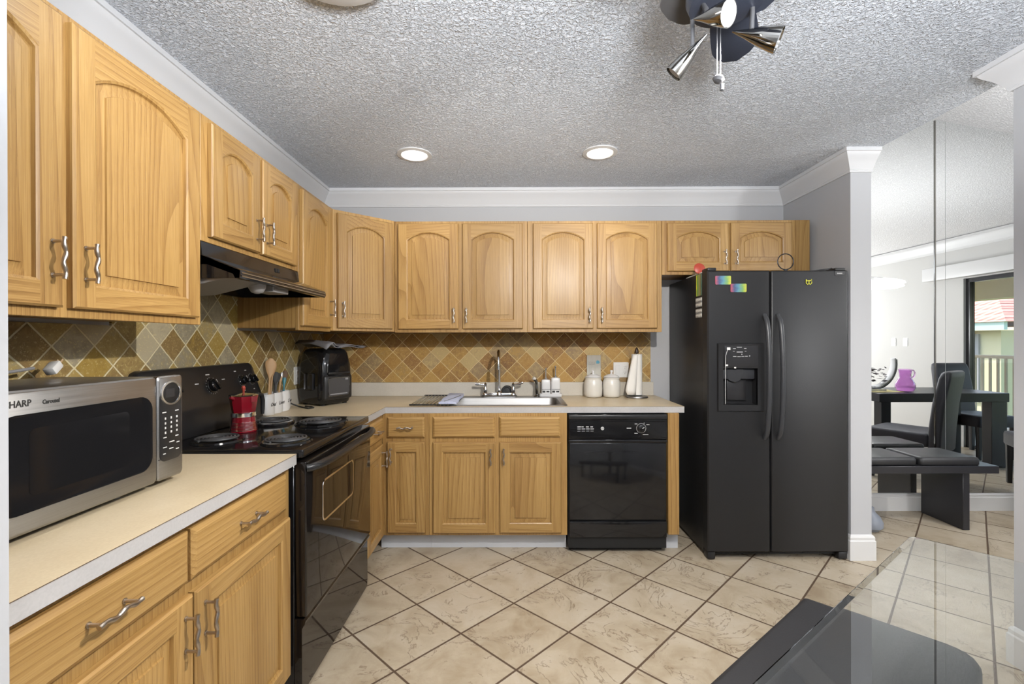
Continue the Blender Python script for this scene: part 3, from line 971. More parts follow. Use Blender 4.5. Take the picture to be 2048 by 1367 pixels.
box(b, XL + .001, XL + .019, 2.489, YB - .0195, CZ1 + .0002, 1.016, .002, 1)
obj('upstand', b, M['strip'], r)

# ================================================================== APPLIANCES
# ---------- range
r = thing('range', 'black electric coil range between the two worktops', 'stove', (-1.1, 2.05, 0))
RY0, RY1 = 1.676, 2.440
b = bm_new(); box(b, XL + .03, -.812, RY0 + .004, RY1 - .004, .020, .893, .003, 1)
for x in (-1.35, -.88):
    for y in (RY0 + .06, RY1 - .06): lathe(b, [(.018, .0005), (.018, .021)], (x, y, 0), 12)
obj('body', b, M['black'], r)
b = bm_new()
box(b, XL + .022, -.776, RY0, RY1, .894, .925, .006, 3)
obj('cooktop', b, M['black'], r)
# control backguard: a sloping console with rounded top corners
prof = [(-1.427, .926), (-1.345, .926), (-1.342, 1.035), (-1.352, 1.050), (-1.392, 1.196), (-1.402, 1.212), (-1.427, 1.214)]
b = bm_new()
ys_ = [RY0 + .000, RY0 + .012, RY0 + .034, RY1 - .034, RY1 - .012, RY1 - .000]
dz_ = [.030, .008, 0, 0, .008, .030]
loft(b, [[(x, y, z - (dd if z > 1.1 else 0)) for x, z in prof] for y, dd in zip(ys_, dz_)])
bg = obj('backguard', b, M['black2'], r, angle=50)
fa = Vector((-.040, 0, .146)).normalized()                    # up the sloping face
fn = Vector((.146, 0, .040)).normalized()
def on_face(y, s):                                           # s = distance up the face from its foot
    p = Vector((-1.352, y, 1.050)) + fa * s + fn * .0008
    return Matrix(((0, fa.x, fn.x, p.x), (1, fa.y, fn.y, p.y), (0, fa.z, fn.z, p.z), (0, 0, 0, 1)))
def knob(y, s, rad, parent, name='knob'):
    T = on_face(y, s)
    bm = bm_new()
    lathe(bm, [(rad * 1.15, 0), (rad * 1.15, .003), (rad, .005), (rad * .92, .020), (rad * .80, .023)], n=28, T=T)
    box(bm, -rad * .22, rad * .22, -rad * .88, rad * .88, .018, .032, .004, 2, T=T @ Matrix.Rotation(R(28), 4, 'Z'))
    k = obj(name, bm, M['black'], parent)
    bm = bm_new()
    box(bm, -.0012, .0012, rad * .30, rad * .85, .0322, .0330, T=T @ Matrix.Rotation(R(28), 4, 'Z'))
    obj('pointer', bm, M['print'], k, label='white pointer line', smooth=False)
    # skirt marks
    bm = bm_new()
    for i in range(18):
        a = 2 * PI * i / 18
        if i == 4: continue
        box(bm, rad * 1.22, rad * 1.34, -.0009, .0009, .0001, .0006, T=T @ Matrix.Rotation(a, 4, 'Z'))
    obj('dial_marks', bm, M['print'], k, smooth=False)
for y in (1.752, 1.838, 2.300, 2.384): knob(y, .082, .0225, r)
knob(2.070, .078, .030, r)
b = bm_new()
for y, s, w in ((2.058, .130, .026), (1.975, .094, .024), (2.158, .100, .022), (2.262, .132, .016), (2.350, .132, .016), (2.300, .030, .012), (2.384, .030, .012)):
    box(b, -w / 2, w / 2, -.0022, .0022, .0001, .0005, T=on_face(y, s))
obj('console_print', b, M['print'], bg, label='small pale console lettering', smooth=False)
# burners
def burner(cx, cy, rad):
    b = bm_new()
    lathe(b, [(rad * .25, .9262), (rad * .80, .9266), (rad * 1.02, .9320), (rad * 1.14, .9325), (rad * 1.20, .9258)], (cx, cy, 0), 40, cap0=True, cap1=False)
    dp = obj('burner', b, M['black'], r, recalc=True)
    b = bm_new()
    pts = []
    turns = 4.6
    for i in range(int(turns * 40) + 1):
        a = 2 * PI * i / 40
        q = rad * (.26 + .72 * (i / (turns * 40)))
        pts.append((cx + q * math.cos(a + .6), cy + q * math.sin(a + .6), .9395))
    tube(b, pts, .0042, 8)
    lathe(b, [(rad * .20, .934), (rad * .20, .940), (.002, .941)], (cx, cy, 0), 20)
    for a in (0, 2.1, 4.2):
        T = Matrix.Translation((cx, cy, 0)) @ Matrix.Rotation(a, 4, 'Z')
        box(b, 0, rad * 1.0, -.002, .002, .9335, .9365, T=T)
    obj('coil', b, M['coil'], dp)
burner(-1.190, 1.830, .080); burner(-.905, 1.815, .080); burner(-1.184, 2.243, .080); burner(-.940, 2.225, .100)
# oven door
b = bm_new()
WY0, WY1, WZ0, WZ1 = 1.828, 2.168, .604, .763
box(b, -.811, -.7665, RY0 + .004, RY1 - .006, .305, .880, .006, 2)
od = obj('oven_door', b, M['black_glass'], r)
b = bm_new()
loop = lambda o, x: [(x, (WY0 + WY1) / 2 + p[0], (WZ0 + WZ1) / 2 + p[1]) for p in rrect(WY1 - WY0 + 2 * o, WZ1 - WZ0 + 2 * o, .022 + o, 5)]
loft(b, [loop(.005, -.7664), loop(.004, -.7645), loop(0, -.7645), loop(-.003, -.7660)], False, False)
obj('window_rim', b, M['chrome'], od, label='thin bright window rim')
b = bm_new(); loft(b, [loop(-.002, -.7668), loop(-.002, -.7661)])
obj('oven_window', b, M['black_glass'], od)
b = bm_new()
hp = [(-.768, RY0 + .010, .856), (-.752, RY0 + .020, .857), (-.738, RY0 + .060, .858), (-.728, RY0 + .13, .858)]
hp += [(-.724, RY0 + .13 + (RY1 - RY0 - .26) * t / 6, .858) for t in range(1, 6)]
hp += [(-.728, RY1 - .13, .858), (-.738, RY1 - .062, .858), (-.752, RY1 - .022, .857), (-.768, RY1 - .012, .856)]
tube(b, hp, [.014, .015, .016, .016] + [.016] * 5 + [.016, .016, .015, .014], 12)
obj('handle', b, M['black2'], od)
b = bm_new()
loft(b, [[(-.811, y, .018), (-.786, y, .018), (-.784, y, .06), (-.784, y, .262), (-.775, y, .278), (-.771, y, .290), (-.778, y, .298), (-.811, y, .298)] for y in (RY0 + .004, RY1 - .006)])
obj('storage_drawer', b, M['black_glass'], r, angle=25)

# ---------- range hood
r = thing('range_hood', 'black under-cabinet range hood over the stove', 'range hood', (-1.2, 1.985, 1.55))
HY0, HY1 = 1.619, 2.352
b = bm_new()
hp = [(XW + .004, 1.6835), (-1.113, 1.6835), (-1.107, 1.634), (-.986, 1.588), (-.972, 1.580), (-.968, 1.562), (-.974, 1.550), (-.990, 1.550), (-.998, 1.566), (-1.09, 1.600), (XW + .05, 1.600), (XW + .03, 1.552), (XW + .004, 1.552)]
loft(b, [[(x, y, z) for x, z in hp] for y in (HY0, HY1)])
for yy in (HY0, HY1 - .006):
    loft(b, [[(XW + .004, y, 1.552), (-.975, y, 1.551), (-.972, y, 1.578), (-1.107, y, 1.632), (XW + .004, y, 1.68)] for y in (yy, yy + .006)])
hood = obj('shell', b, M['black'], r, angle=25)
b = bm_new()
for z0, z1, x in ((1.556, 1.560, -.9672), (1.568, 1.572, -.9665)):
    box(b, x - .002, x, HY0 + .004, HY1 - .004, z0, z1)
obj('lip_ribs', b, M['dark_chrome'], hood, smooth=False)
b = bm_new(); loft(b, [[(-1.38, y, 1.502), (-1.20, y, 1.512), (-1.02, y, 1.556), (-1.02, y, 1.564), (-1.20, y, 1.540), (-1.38, y, 1.535)] for y in (HY0 + .012, HY0 + .215)])
obj('grease_filter', b, M['filter'], r, label='silver mesh grease filter')
b = bm_new(); lathe(b, [(.008, -.078), (.022, -.072), (.032, -.055), (.034, -.035), (.034, 0)], (-1.045, 1.856, 1.5975), 28)
obj('lamp_lens', b, M['lens'], r, label='frosted lamp lens')
b = bm_new(); box(b, -1.10, -1.01, 1.915, 2.045, 1.534, 1.5985, .003, 1)
obj('lamp_box', b, M['grey_p'], r)
b = bm_new()
for k in range(2): box(b, -1.1115, -1.1055, 2.12 + .022 * k, 2.134 + .022 * k, 1.648, 1.666, .001, 1)
obj('switch', b, M['rubber'], r)

# ---------- dishwasher
r = thing('dishwasher', 'black built-in dishwasher under the worktop right of the sink', 'dishwasher', (.648, 3.1, 0))
DX0, DX1 = .3380, .9560
b = bm_new(); box(b, DX0 + .004, DX1 - .004, 2.852, 3.40, .03, .868)
obj('tub', b, M['void'], r, smooth=False)
b = bm_new(); box(b, DX0 + .004, DX1 - .002, 2.834, 2.851, .712, .868, .003, 1); box(b, DX0 + .010, DX1 - .010, 2.829, 2.834, .722, .824, .002, 1)
cp = obj('control_panel', b, M['black'], r)
b = bm_new(); box(b, DX0 + .004, DX1 - .004, 2.823, 2.838, .840, .866, .005, 2)
obj('top_trim', b, M['black2'], cp)
b = bm_new()
for k in range(4): box(b, .395 + .040 * k, .425 + .040 * k, 2.8315, 2.8335, .838, .849, .001, 1)
obj('button', b, M['dark_panel'], cp)
b = bm_new(); box(b, .555, .675, 2.8316, 2.8336, .836, .852, .003, 2)
obj('latch', b, M['void'], cp)
for k, w in enumerate((.030, .016, .022, .020)):
    b = bm_new()
    for (wx, z0_, z1_) in ((w * .8, .789, .795), (.022, .777, .781), (.020, .765, .7665)): box(b, .394 + .027 * k, .394 + .027 * k + wx, 2.8284, 2.8288, z0_, z1_)
    obj('button_print', b, M['print'], cp, label='pale button lettering', smooth=False)
for x, z, w, h in ((.700, .781, .028, .005), (.750, .808, .016, .0035), (.748, .750, .020, .0035), (.822, .803, .020, .0035), (.800, .742, .034, .0035), (.806, .813, .006, .0035)):
    b = bm_new(); box(b, x, x + w, 2.8284, 2.8288, z, z + h)
    obj('dial_print', b, M['print'], cp, label='pale dial lettering', smooth=False)
b = bm_new()
T = Matrix.Translation((.550, 2.8287, .782)) @ Matrix.Rotation(PI / 2, 4, 'X')
lathe(b, [(.0105, 0), (.0105, .0006)], n=28, T=T)
bd = obj('emblem', b, M['print'], cp, label='round pale emblem with script letters')
obj('emblem_letters', text_bm('GE', .0125, text_T((.550, 2.8279, .7778), (1, 0, 0), (0, -1, 0)), .0003, .3, align='CENTER'), M['ink'], bd, smooth=False)
b = bm_new()
T = Matrix.Translation((.790, 2.8288, .783)) @ Matrix.Rotation(PI / 2, 4, 'X')
lathe(b, [(.027, 0), (.027, .004), (.024, .006), (.022, .018), (.018, .020)], n=32, T=T)
kb = obj('dial', b, M['black'], cp)
b = bm_new(); box(b, -.0016, .0016, .002, .016, .0202, .0209, T=T @ Matrix.Rotation(R(-55), 4, 'Z'))
lathe(b, [(.0285, .0002), (.0300, .0002), (.0300, .0006), (.0285, .0006)], n=32, T=T, cap0=False, cap1=False)
obj('dial_mark', b, M['print'], kb, smooth=False)
b = bm_new(); box(b, DX0 + .008, DX1 - .008, 2.836, 2.851, .212, .690, .004, 2); box(b, DX0 + .004, DX1 - .004, 2.830, 2.851, .692, .711, .004, 2)
obj('door_panel', b, M['black'], r)
b = bm_new(); box(b, DX0 + .008, DX1 - .006, 2.834, 2.851, .104, .202, .003, 2)
obj('lower_panel', b, M['black'], r)
b = bm_new(); box(b, DX0 + .010, DX1 - .022, 2.895, 2.91, .0010, .102)
obj('toe_panel', b, M['void'], r, smooth=False)

# ---------- refrigerator
r = thing('refrigerator', 'black side-by-side refrigerator with ice and water dispenser', 'refrigerator', (1.59, 3.08, 0))
FX0, FX1, FY = 1.1665, 2.0110, 2.745
b = bm_new(); box(b, FX0 + .003, FX1 - .006, FY + .075, YB - .020, .020, 1.745, .004, 2)
for x in (FX0 + .05, FX1 - .05):
    for y in (FY + .14, YB - .08): lathe(b, [(.02, .0006), (.02, .022)], (x, y, 0), 12)
obj('case', b, M['fridge'], r)
DIS = (1.2225, 1.5030, .8995, 1.3085)          # dispenser bezel
NI = (1.258, 1.464, .939, 1.158)               # niche
def fridge_door(x0, x1, name, hole=None):
    bm = bm_new()
    z0, z1 = .0525, 1.7445
    if not hole:
        box(bm, x0, x1, FY, FY + .068, z0, z1, .010, 3)
    else:
        # a door leaf with a deep dispenser niche
        hx0, hx1, hz0, hz1 = hole
        y1 = FY + .068
        ch = .008
        xs = [x0, hx0, hx1, x1]; zs = [z0, hz0, hz1, z1]
        lps = [[(x0, y1, z0), (x1, y1, z0), (x1, y1, z1), (x0, y1, z1)], [(x0, FY + ch, z0), (x1, FY + ch, z0), (x1, FY + ch, z1), (x0, FY + ch, z1)], [(x0 + ch, FY, z0 + ch), (x1 - ch, FY, z0 + ch), (x1 - ch, FY, z1 - ch), (x0 + ch, FY, z1 - ch)],
               [(hx0, FY, hz0), (hx1, FY, hz0), (hx1, FY, hz1), (hx0, FY, hz1)], [(hx0, FY + .060, hz0), (hx1, FY + .060, hz0), (hx1, FY + .060, hz1), (hx0, FY + .060, hz1)]]
        loft(bm, lps, True, True)
    return obj(name, bm, M['fridge'], r, angle=35)
fl = fridge_door(FX0, 1.5425, 'door', NI)
fr = fridge_door(1.5495, FX1, 'door')
def fridge_handle(x, parent):
    bm = bm_new()
    pts = []
    for i in range(21):
        t = i / 20
        z = 1.480 - t * .745
        s = math.sin(PI * t)
        pts.append((x, FY - .006 - .052 * s ** .42 if 0 < t < 1 else FY - .002, z))
    tube(bm, pts, [.012] + [.0145] * 19 + [.012], 12)
    obj('handle', bm, M['fridge_handle'], parent)
fridge_handle(1.5060, fl); fridge_handle(1.5860, fr)
# dispenser: sloping control face above the niche
b = bm_new()
bx0, bx1, bz0, bz1 = DIS
lo = lambda ins, y: [(bx0 + ins, y, bz0 + ins), (bx1 - ins, y, bz0 + ins), (bx1 - ins, y, bz1 - ins), (bx0 + ins, y, bz1 - ins)]
ni = lambda y: [(NI[0], y, NI[2]), (NI[1], y, NI[2]), (NI[1], y, NI[3]), (NI[0], y, NI[3])]
loft(b, [lo(0, FY - .0005), lo(.004, FY - .012), ni(FY - .006), ni(FY + .010)], False, False)
dp = obj('dispenser', b, M['black2'], r, angle=25)
b = bm_new()
loft(b, [[(x, FY - .0105, 1.164), (x, FY - .0135, 1.170), (x, FY - .0125, 1.290), (x, FY - .0105, 1.296)] for x in (1.262, 1.462)])
obj('control_face', b, M['dark_panel'], dp)
b = bm_new()
for x, z, w, h in ((1.335, 1.283, .030, .003), (1.312, 1.275, .016, .0025), (1.378, 1.276, .014, .0025), (1.334, 1.254, .036, .004), (1.312, 1.260, .010, .002), (1.382, 1.260, .010, .002), (1.312, 1.228, .020, .003), (1.338, 1.227, .020, .003), (1.362, 1.228, .018, .003), (1.384, 1.229, .016, .003), (1.362, 1.240, .005, .005), (1.408, 1.230, .006, .005)):
    box(b, x, x + w, FY - .0150, FY - .0142, z, z + h)
obj('control_print', b, M['print'], dp, label='pale control lettering', smooth=False)
b = bm_new()
box(b, 1.276, 1.296, FY - .0150, FY - .0140, 1.268, 1.284); box(b, 1.268, 1.282, FY - .0150, FY - .0140, 1.172, 1.182); box(b, 1.318, 1.330, FY - .0150, FY - .0140, 1.158, 1.166)
tube(b, [(1.279, FY - .0145, 1.268), (1.268, FY - .0148, 1.235), (1.267, FY - .0148, 1.185), (1.266, FY - .0148, 1.10), (1.267, FY - .013, .945)], .0013, 6)
obj('worn_marks', b, M['white_p'], dp, label='white worn patches and wire on the dispenser')
b = bm_new()
box(b, 1.262, 1.460, FY + .020, FY + .058, 1.090, 1.155, .008, 2)
loft(b, [[(1.285 + q, FY + .010, 1.150 - .0 * q), (1.385 - q, FY + .010, 1.150), (1.370 - q, FY + .016, 1.085), (1.340, FY + .02, 1.072), (1.300 + q, FY + .016, 1.085)] for q in (0, .004)])
obj('spout', b, M['fridge_handle'], dp)
b = bm_new(); box(b, 1.300, 1.420, FY + .040, FY + .058, .960, 1.085, .006, 2)
obj('paddle', b, M['dark_panel'], dp)
b = bm_new(); box(b, FX0 + .045, FX1 - .05, FY + .045, FY + .06, .022, .051)
for k in range(7): box(b, FX0 + .07 + k * .105, FX0 + .07 + k * .105 + .085, FY + .040, FY + .046, .030, .035); box(b, FX0 + .07 + k * .105, FX0 + .07 + k * .105 + .085, FY + .040, FY + .046, .040, .045)
obj('toe_grille', b, M['void'], r, smooth=False)
b = bm_new()
box(b, FX0 + .002, FX0 + .050, FY + .010, FY + .07, .004, .050, .008, 2); box(b, FX1 - .055, FX1 - .002, FY + .008, FY + .07, .004, .050, .008, 2)
obj('foot_cover', b, M['fridge'], r)
b = bm_new()
box(b, FX0 + .006, FX0 + .06, FY + .012, FY + .10, 1.7450, 1.766, .006, 2); box(b, FX1 - .07, FX1 - .006, FY + .012, FY + .10, 1.7450, 1.762, .006, 2)
obj('hinge_cover', b, M['fridge'], r)
b = bm_new(); box(b, 1.929, 1.987, FY - .0025, FY - .0003, 1.713, 1.740, .001, 1)
bd = obj('badge', b, M['dark_panel'], fr)
b = bm_new()
for k in range(5): box(b, 1.942 + .0065 * k, 1.946 + .0065 * k, FY - .0030, FY - .0026, 1.723, 1.729)
obj('badge_print', b, M['print'], bd, smooth=False)

# things on the refrigerator
def magnet(name, x0, x1, z0, z1, mat, label, grp=None, y=FY):
    bm = bm_new()
    T = Matrix.Translation(((x0 + x1) / 2, y - .0004, (z0 + z1) / 2)) @ Matrix.Rotation(PI / 2, 4, 'X')
    prism(bm, rrect(x1 - x0, z1 - z0, .006, 4), 0, .003, T=T)
    return single(name, bm, mat, label, 'magnet', grp, base=((x0 + x1) / 2, y - .0004, z0))
magnet('fridge_magnet', 1.212, 1.306, 1.661, 1.7135, M['card'], 'upper left rainbow card magnet on the freezer door', 'rainbow card magnets')
magnet('fridge_magnet', 1.304, 1.399, 1.615, 1.6655, M['card'], 'lower right rainbow card magnet on the freezer door', 'rainbow card magnets')
b = bm_new()
y_ = FY - .0030
cat = [(1.757, 1.690), (1.762, 1.681), (1.772, 1.683), (1.783, 1.682), (1.789, 1.691), (1.790, 1.670), (1.782, 1.660), (1.773, 1.664), (1.764, 1.660), (1.756, 1.669), (1.757, 1.690)]
tube(b, [(x, y_, z) for x, z in cat], .0024, 6)
tube(b, [(1.773, y_, 1.683), (1.773, y_, 1.664)], .0022, 6)
single('cat_magnet', b, M['yellow'], 'small yellow cat-face outline magnet on the refrigerator door', 'magnet', base=(1.773, FY - .0004, 1.659))
def side_magnet(y0, y1, z0, z1, mat, label, name='side_magnet', grp=None):
    bm = bm_new(); box(bm, FX0 + .0002, FX0 + .0028, y0, y1, z0, z1, .0005, 1)
    return single(name, bm, mat, label, 'magnet', grp, base=(FX0 + .0015, (y0 + y1) / 2, z0))
side_magnet(2.832, 2.915, 1.606, 1.740, M['card2'], 'yellow and green picture magnet high on the refrigerator side')
side_magnet(2.832, 2.925, 1.535, 1.594, M['label'], 'black and white printed label magnet below the yellow one', 'label_magnet', 'printed label magnets')
side_magnet(2.834, 2.925, 1.468, 1.524, M['label'], 'lowest black and white label magnet on the refrigerator side', 'label_magnet', 'printed label magnets')
b = bm_new()
T = Matrix.Translation((1.182, 2.90, 1.782)) @ Matrix.Rotation(R(78), 4, 'X')
lathe(b, [(.003, -.006), (.030, -.005), (.036, 0), (.030, .005), (.003, .006)], n=28, T=T)
single('red_disc', b, M['red_p'], 'red round lid standing on top of the refrigerator, left corner', 'lid', base=(1.182, 2.90, 1.7455))
b = bm_new()
tube(b, [(1.181, 2.86, 1.7505), (1.184, 3.12, 1.7505)], .004, 8)
single('white_stick', b, M['white_p'], 'thin white stick lying on the refrigerator beside the red lid', 'stick', base=(1.183, 3.0, 1.7458))
b = bm_new()
cx, cz, rr = 1.727, 1.812, .050
tube(b, [(cx + rr * math.cos(2 * PI * i / 36), 2.90, cz + .012 + rr * math.sin(2 * PI * i / 36)) for i in range(37)], .0035, 8, caps=False)
lathe(b, [(.030, 1.7458), (.030, 1.752), (.012, 1.760), (.010, 1.776)], (cx, 2.90, 0), 20)
single('wire_ring', b, M['dark_panel'], 'dark wire ring on a small foot on top of the refrigerator', 'ring stand', base=(cx, 2.90, 1.7456))
b = bm_new()
loft(b, [[(1.780, y, 1.7460), (1.985, y, 1.7650), (1.998, y, 1.7740), (1.992, y, 1.7780), (1.780, y, 1.7500)] for y in (2.86, 3.15)])
single('black_tray', b, M['black2'], 'black tray tilted up on top of the refrigerator, right side', 'tray', base=(1.88, 3.0, 1.7459))

# ---------- microwave
MW0, MW1, MWF, MWB, MWZ0, MWZ1 = -.305, .305, .205, -.195, .016, .3115
r = thing('microwave', 'stainless steel microwave oven on the near left worktop', 'microwave', (-1.2050, 1.0690, .9142), -.004, local=True)
# local axes: +x into the room (front), +y along the wall
def mwT(): return Matrix.Identity(4)
b = bm_new()
box(b, MWB, MWF - .018, MW0 + .003, MW1 - .003, MWZ0, MWZ1 - .006, .006, 2)
obj('case', b, M['steel'], r)
for yy in (MW0 + .06, MW1 - .18):
    for xx in (MWB + .05, MWF - .05):
        bf = bm_new(); lathe(bf, [(.013, .0), (.015, .0165)], (xx, yy, 0), 14)
        obj('foot', bf, M['grey_p'], r)
SPL = .207                                     # door / control split
b = bm_new()
loopD = lambda o, x, r_=.012: [(x, (MW0 + SPL) / 2 + p[0], (MWZ0 + MWZ1) / 2 + p[1]) for p in rrect(SPL - MW0 - .002 + 2 * o, MWZ1 - MWZ0 + 2 * o, r_, 4)]
loft(b, [loopD(0, MWF - .0175), loopD(0, MWF - .004), loopD(-.004, MWF)])
dr_ = obj('door', b, M['steel'], r)
wy0, wy1, wz0, wz1 = -.195, .187, .060, .260
lw = lambda o, x: [(x, (wy0 + wy1) / 2 + p[0], (wz0 + wz1) / 2 + p[1]) for p in rrect(wy1 - wy0 + 2 * o, wz1 - wz0 + 2 * o, .038 + o, 7)]
b = bm_new(); loft(b, [lw(.002, MWF - .001), lw(.0015, MWF + .0012), lw(-.002, MWF + .0006)])
obj('window', b, M['black'], dr_)
b = bm_new()
li = lambda o, x: [(x, (wy0 + wy1) / 2 - .005 + p[0], (wz0 + wz1) / 2 + p[1]) for p in rrect(.245 + o, .140 + o, .014, 5)]
loft(b, [li(0, MWF + .0007), li(0, MWF + .0011)])
obj('window_screen', b, M['black'], dr_)
Tt = text_T((MWF + .0004, -.176, .2780), (0, 1, 0), (1, 0, 0)) @ Matrix.Diagonal((.86, 1, 1, 1))
obj('brand_lettering', text_bm('SHARP', .0195, Tt, .0003, 0, .0004), M['ink'], dr_, smooth=False, label='dark brand lettering')
Tt = text_T((MWF + .0004, -.104, .2785), (0, 1, 0), (1, 0, 0)) @ Matrix.Diagonal((.80, 1, 1, 1))
obj('model_lettering', text_bm('Carousel', .0125, Tt, .0003, 0, .0005), M['ink'], dr_, smooth=False, label='small dark model lettering')
b = bm_new()
loopC = lambda o, x, r_=.010: [(x, (SPL + MW1) / 2 + .001 + p[0], (MWZ0 + MWZ1) / 2 + p[1]) for p in rrect(MW1 - SPL - .002 + 2 * o, MWZ1 - MWZ0 + 2 * o, r_, 4)]
loft(b, [loopC(0, MWF - .0175), loopC(0, MWF - .004), loopC(-.004, MWF)])
cpn = obj('control_panel', b, M['steel'], r)
b = bm_new()
cy_ = (SPL + MW1) / 2
kp = lambda o, x: [(x, cy_ + p[0], .168 + p[1]) for p in rrect(.084 + o, .200 + o, .020, 6)]
loft(b, [kp(0, MWF - .001), kp(0, MWF + .0010), kp(-.003, MWF + .0014)])
kpo = obj('keypad', b, M['black2'], cpn)
b = bm_new()
el = lambda a_, c_, x: [(x, cy_ + a_ * math.cos(2 * PI * i / 40), .262 + c_ * math.sin(2 * PI * i / 40)) for i in range(40)]
loft(b, [el(.040, .036, MWF + .0010), el(.039, .035, MWF + .0045), el(.034, .030, MWF + .0045), el(.033, .029, MWF + .0016)], False, False)
obj('display_ring', b, M['chrome'], cpn, label='bright oval display ring')
b = bm_new(); loft(b, [el(.033, .029, MWF + .0012), el(.033, .029, MWF + .0020)])
dsp = obj('display', b, M['black'], cpn)
b = bm_new(); box(b, MWF + .0020, MWF + .0026, cy_ - .022, cy_ + .012, .250, .274)
obj('display_screen', b, M['dark_panel'], dsp, smooth=False)
b = bm_new()
keys = []
for rr_ in range(4):
    for cc in range(3): keys.append((cy_ - .022 + .022 * cc, .190 - .0135 * rr_))
for i, (y, z) in enumerate(keys):
    box(b, MWF + .0015, MWF + .0019, y - .0026, y + .0026, z - .0032, z + .0032)
for y, z, w in ((-.026, .208, .014), (.022, .208, .014), (-.024, .136, .012), (.022, .134, .012), (.002, .120, .020), (.026, .114, .012), (-.024, .108, .014), (.0, .101, .016), (.024, .095, .012), (-.026, .090, .010)):
    box(b, MWF + .0015, MWF + .0019, cy_ + y - w / 2, cy_ + y + w / 2, z - .0014, z + .0014)
obj('keypad_print', b, M['print'], cpn, smooth=False, label='pale keypad lettering')
b = bm_new(); box(b, MWF - .001, MWF + .0012, SPL + .003, MW1 - .003, .0755, .0770)
obj('open_button_line', b, M['void'], cpn, smooth=False)
# power cord lying on top of it
r = thing('power_cord', 'grey power cord with plug lying on top of the microwave', 'cord', (-1.33, 1.15, 1.2262))
b = bm_new()
cpts = []
for i in range(25):
    t = i / 24
    cpts.append((-1.345 + .03 * math.sin(t * 4.4), .80 + t * .50, 1.2315 + .004 * (1 - t) + .018 * t ** 3))
tube(b, cpts, .0045, 8)
obj('cable', b, M['grey_p'], r)
b = bm_new()
T = Matrix.Translation((-1.340, 1.325, 1.252)) @ Matrix.Rotation(R(35), 4, 'X') @ Matrix.Rotation(R(15), 4, 'Z')
box(b, -.014, .014, -.026, .016, -.012, .012, .005, 2, T=T)
obj('plug', b, M['white_p'], r, label='white plug')
b = bm_new()
for s in (-.006, .006): box(b, s - .0008, s + .0008, .016, .036, -.003, .003, T=T)
obj('prong', b, M['chrome'], r, smooth=False)

# ================================================================== SINK AND COUNTER THINGS
r = thing('sink', 'stainless steel kitchen sink set into the worktop', 'sink', ((SX0 + SX1) / 2, 3.14, CZ1))
b = bm_new()
scx, scy = (SX0 + SX1) / 2, (SY0 + SY1) / 2
w_, d_ = SX1 - SX0, SY1 - SY0
def sl(w, d, rad, z, oy=0): return [(scx + x, scy + oy + y, z) for x, y in rrect(w, d, rad, 6)]
bd_ = d_ - .135
loft(b, [sl(w_, d_, .03, CZ1 + .0006), sl(w_ - .006, d_ - .006, .03, CZ1 + .0045), sl(w_ - .030, d_ - .030, .03, CZ1 + .0050), sl(w_ - .075, bd_, .05, CZ1 + .0035, -.036),
         sl(w_ - .085, bd_ - .012, .05, CZ1 - .008, -.036), sl(w_ - .105, bd_ - .03, .05, CZ1 - .165, -.036), sl(w_ - .17, bd_ - .10, .05, CZ1 - .178, -.036)], False, True)
obj('bowl', b, M['steel_x'], r, angle=50)
b = bm_new(); lathe(b, [(.045, 0), (.045, .002), (.030, .003), (.028, -.001), (.004, -.001)], (scx, scy - .03, CZ1 - .1778), 24)
obj('drain', b, M['chrome'], r)
# faucet
r = thing('faucet', 'chrome two-handle gooseneck faucet behind the sink', 'faucet', (-.106, 3.345, CZ1 + .0052))
fz = CZ1 + .0052
b = bm_new()
prism(b, [(-.106 + x, 3.345 + y) for x, y in rrect(.262, .050, .024, 6)], fz, fz + .012)
box(b, -.215, .003, 3.333, 3.357, fz + .011, fz + .027, .006, 2)
obj('base_plate', b, M['chrome'], r)
b = bm_new()
lathe(b, [(.022, .010), (.019, .030), (.014, .036), (.016, .050), (.013, .058)], (-.106, 3.345, fz), 20)
path = [(-.106, 3.345, fz + .05), (-.106, 3.345, fz + .24)]
for i in range(1, 15):
    a = PI * i / 14
    path.append((-.106, 3.345 - .090 + .090 * math.cos(a), fz + .24 + .095 * math.sin(a)))
path += [(-.106, 3.165, fz + .22)]
tube(b, path, [.0105] * len(path), 12)
lathe(b, [(.0105, .012), (.0135, .010), (.0135, -.004), (.010, -.006), (.0095, -.014)], (-.106, 3.165, fz + .222), 16)
obj('spout', b, M['chrome'], r)
for s, sgn, tilt in ((-.208, -1, .004), (-.003, 1, .014)):
    b = bm_new()
    lathe(b, [(.021, .010), (.020, .022), (.013, .030), (.016, .044), (.015, .060), (.010, .068), (.011, .080), (.012, .092), (.006, .098), (.002, .104)], (s, 3.345, fz), 20)
    tube(b, [(s, 3.345, fz + .088), (s + sgn * .03, 3.342, fz + .090), (s + sgn * .055, 3.338, fz + .090 + tilt * .5), (s + sgn * .072, 3.336, fz + .090 + tilt)], [.006, .0075, .0105, .0085], 12)
    obj('handle', b, M['chrome'], r)
# sprayer
r = thing('sink_sprayer', 'chrome pull-out sprayer with pale head at the right of the faucet', 'sprayer', (.170, 3.345, fz))
b = bm_new()
lathe(b, [(.020, 0), (.020, .004), (.013, .010), (.011, .022), (.013, .030), (.012, .075), (.010, .090)], (.170, 3.345, fz), 18)
tube(b, [(.170, 3.345, fz + .085), (.164, 3.343, fz + .115), (.150, 3.338, fz + .128)], [.010, .012, .012], 12)
obj('body', b, M['dark_chrome'], r)
b = bm_new()
tube(b, [(.158, 3.340, fz + .126), (.141, 3.334, fz + .138)], [.012, .013], 12)
obj('head', b, M['cream_c'], r)
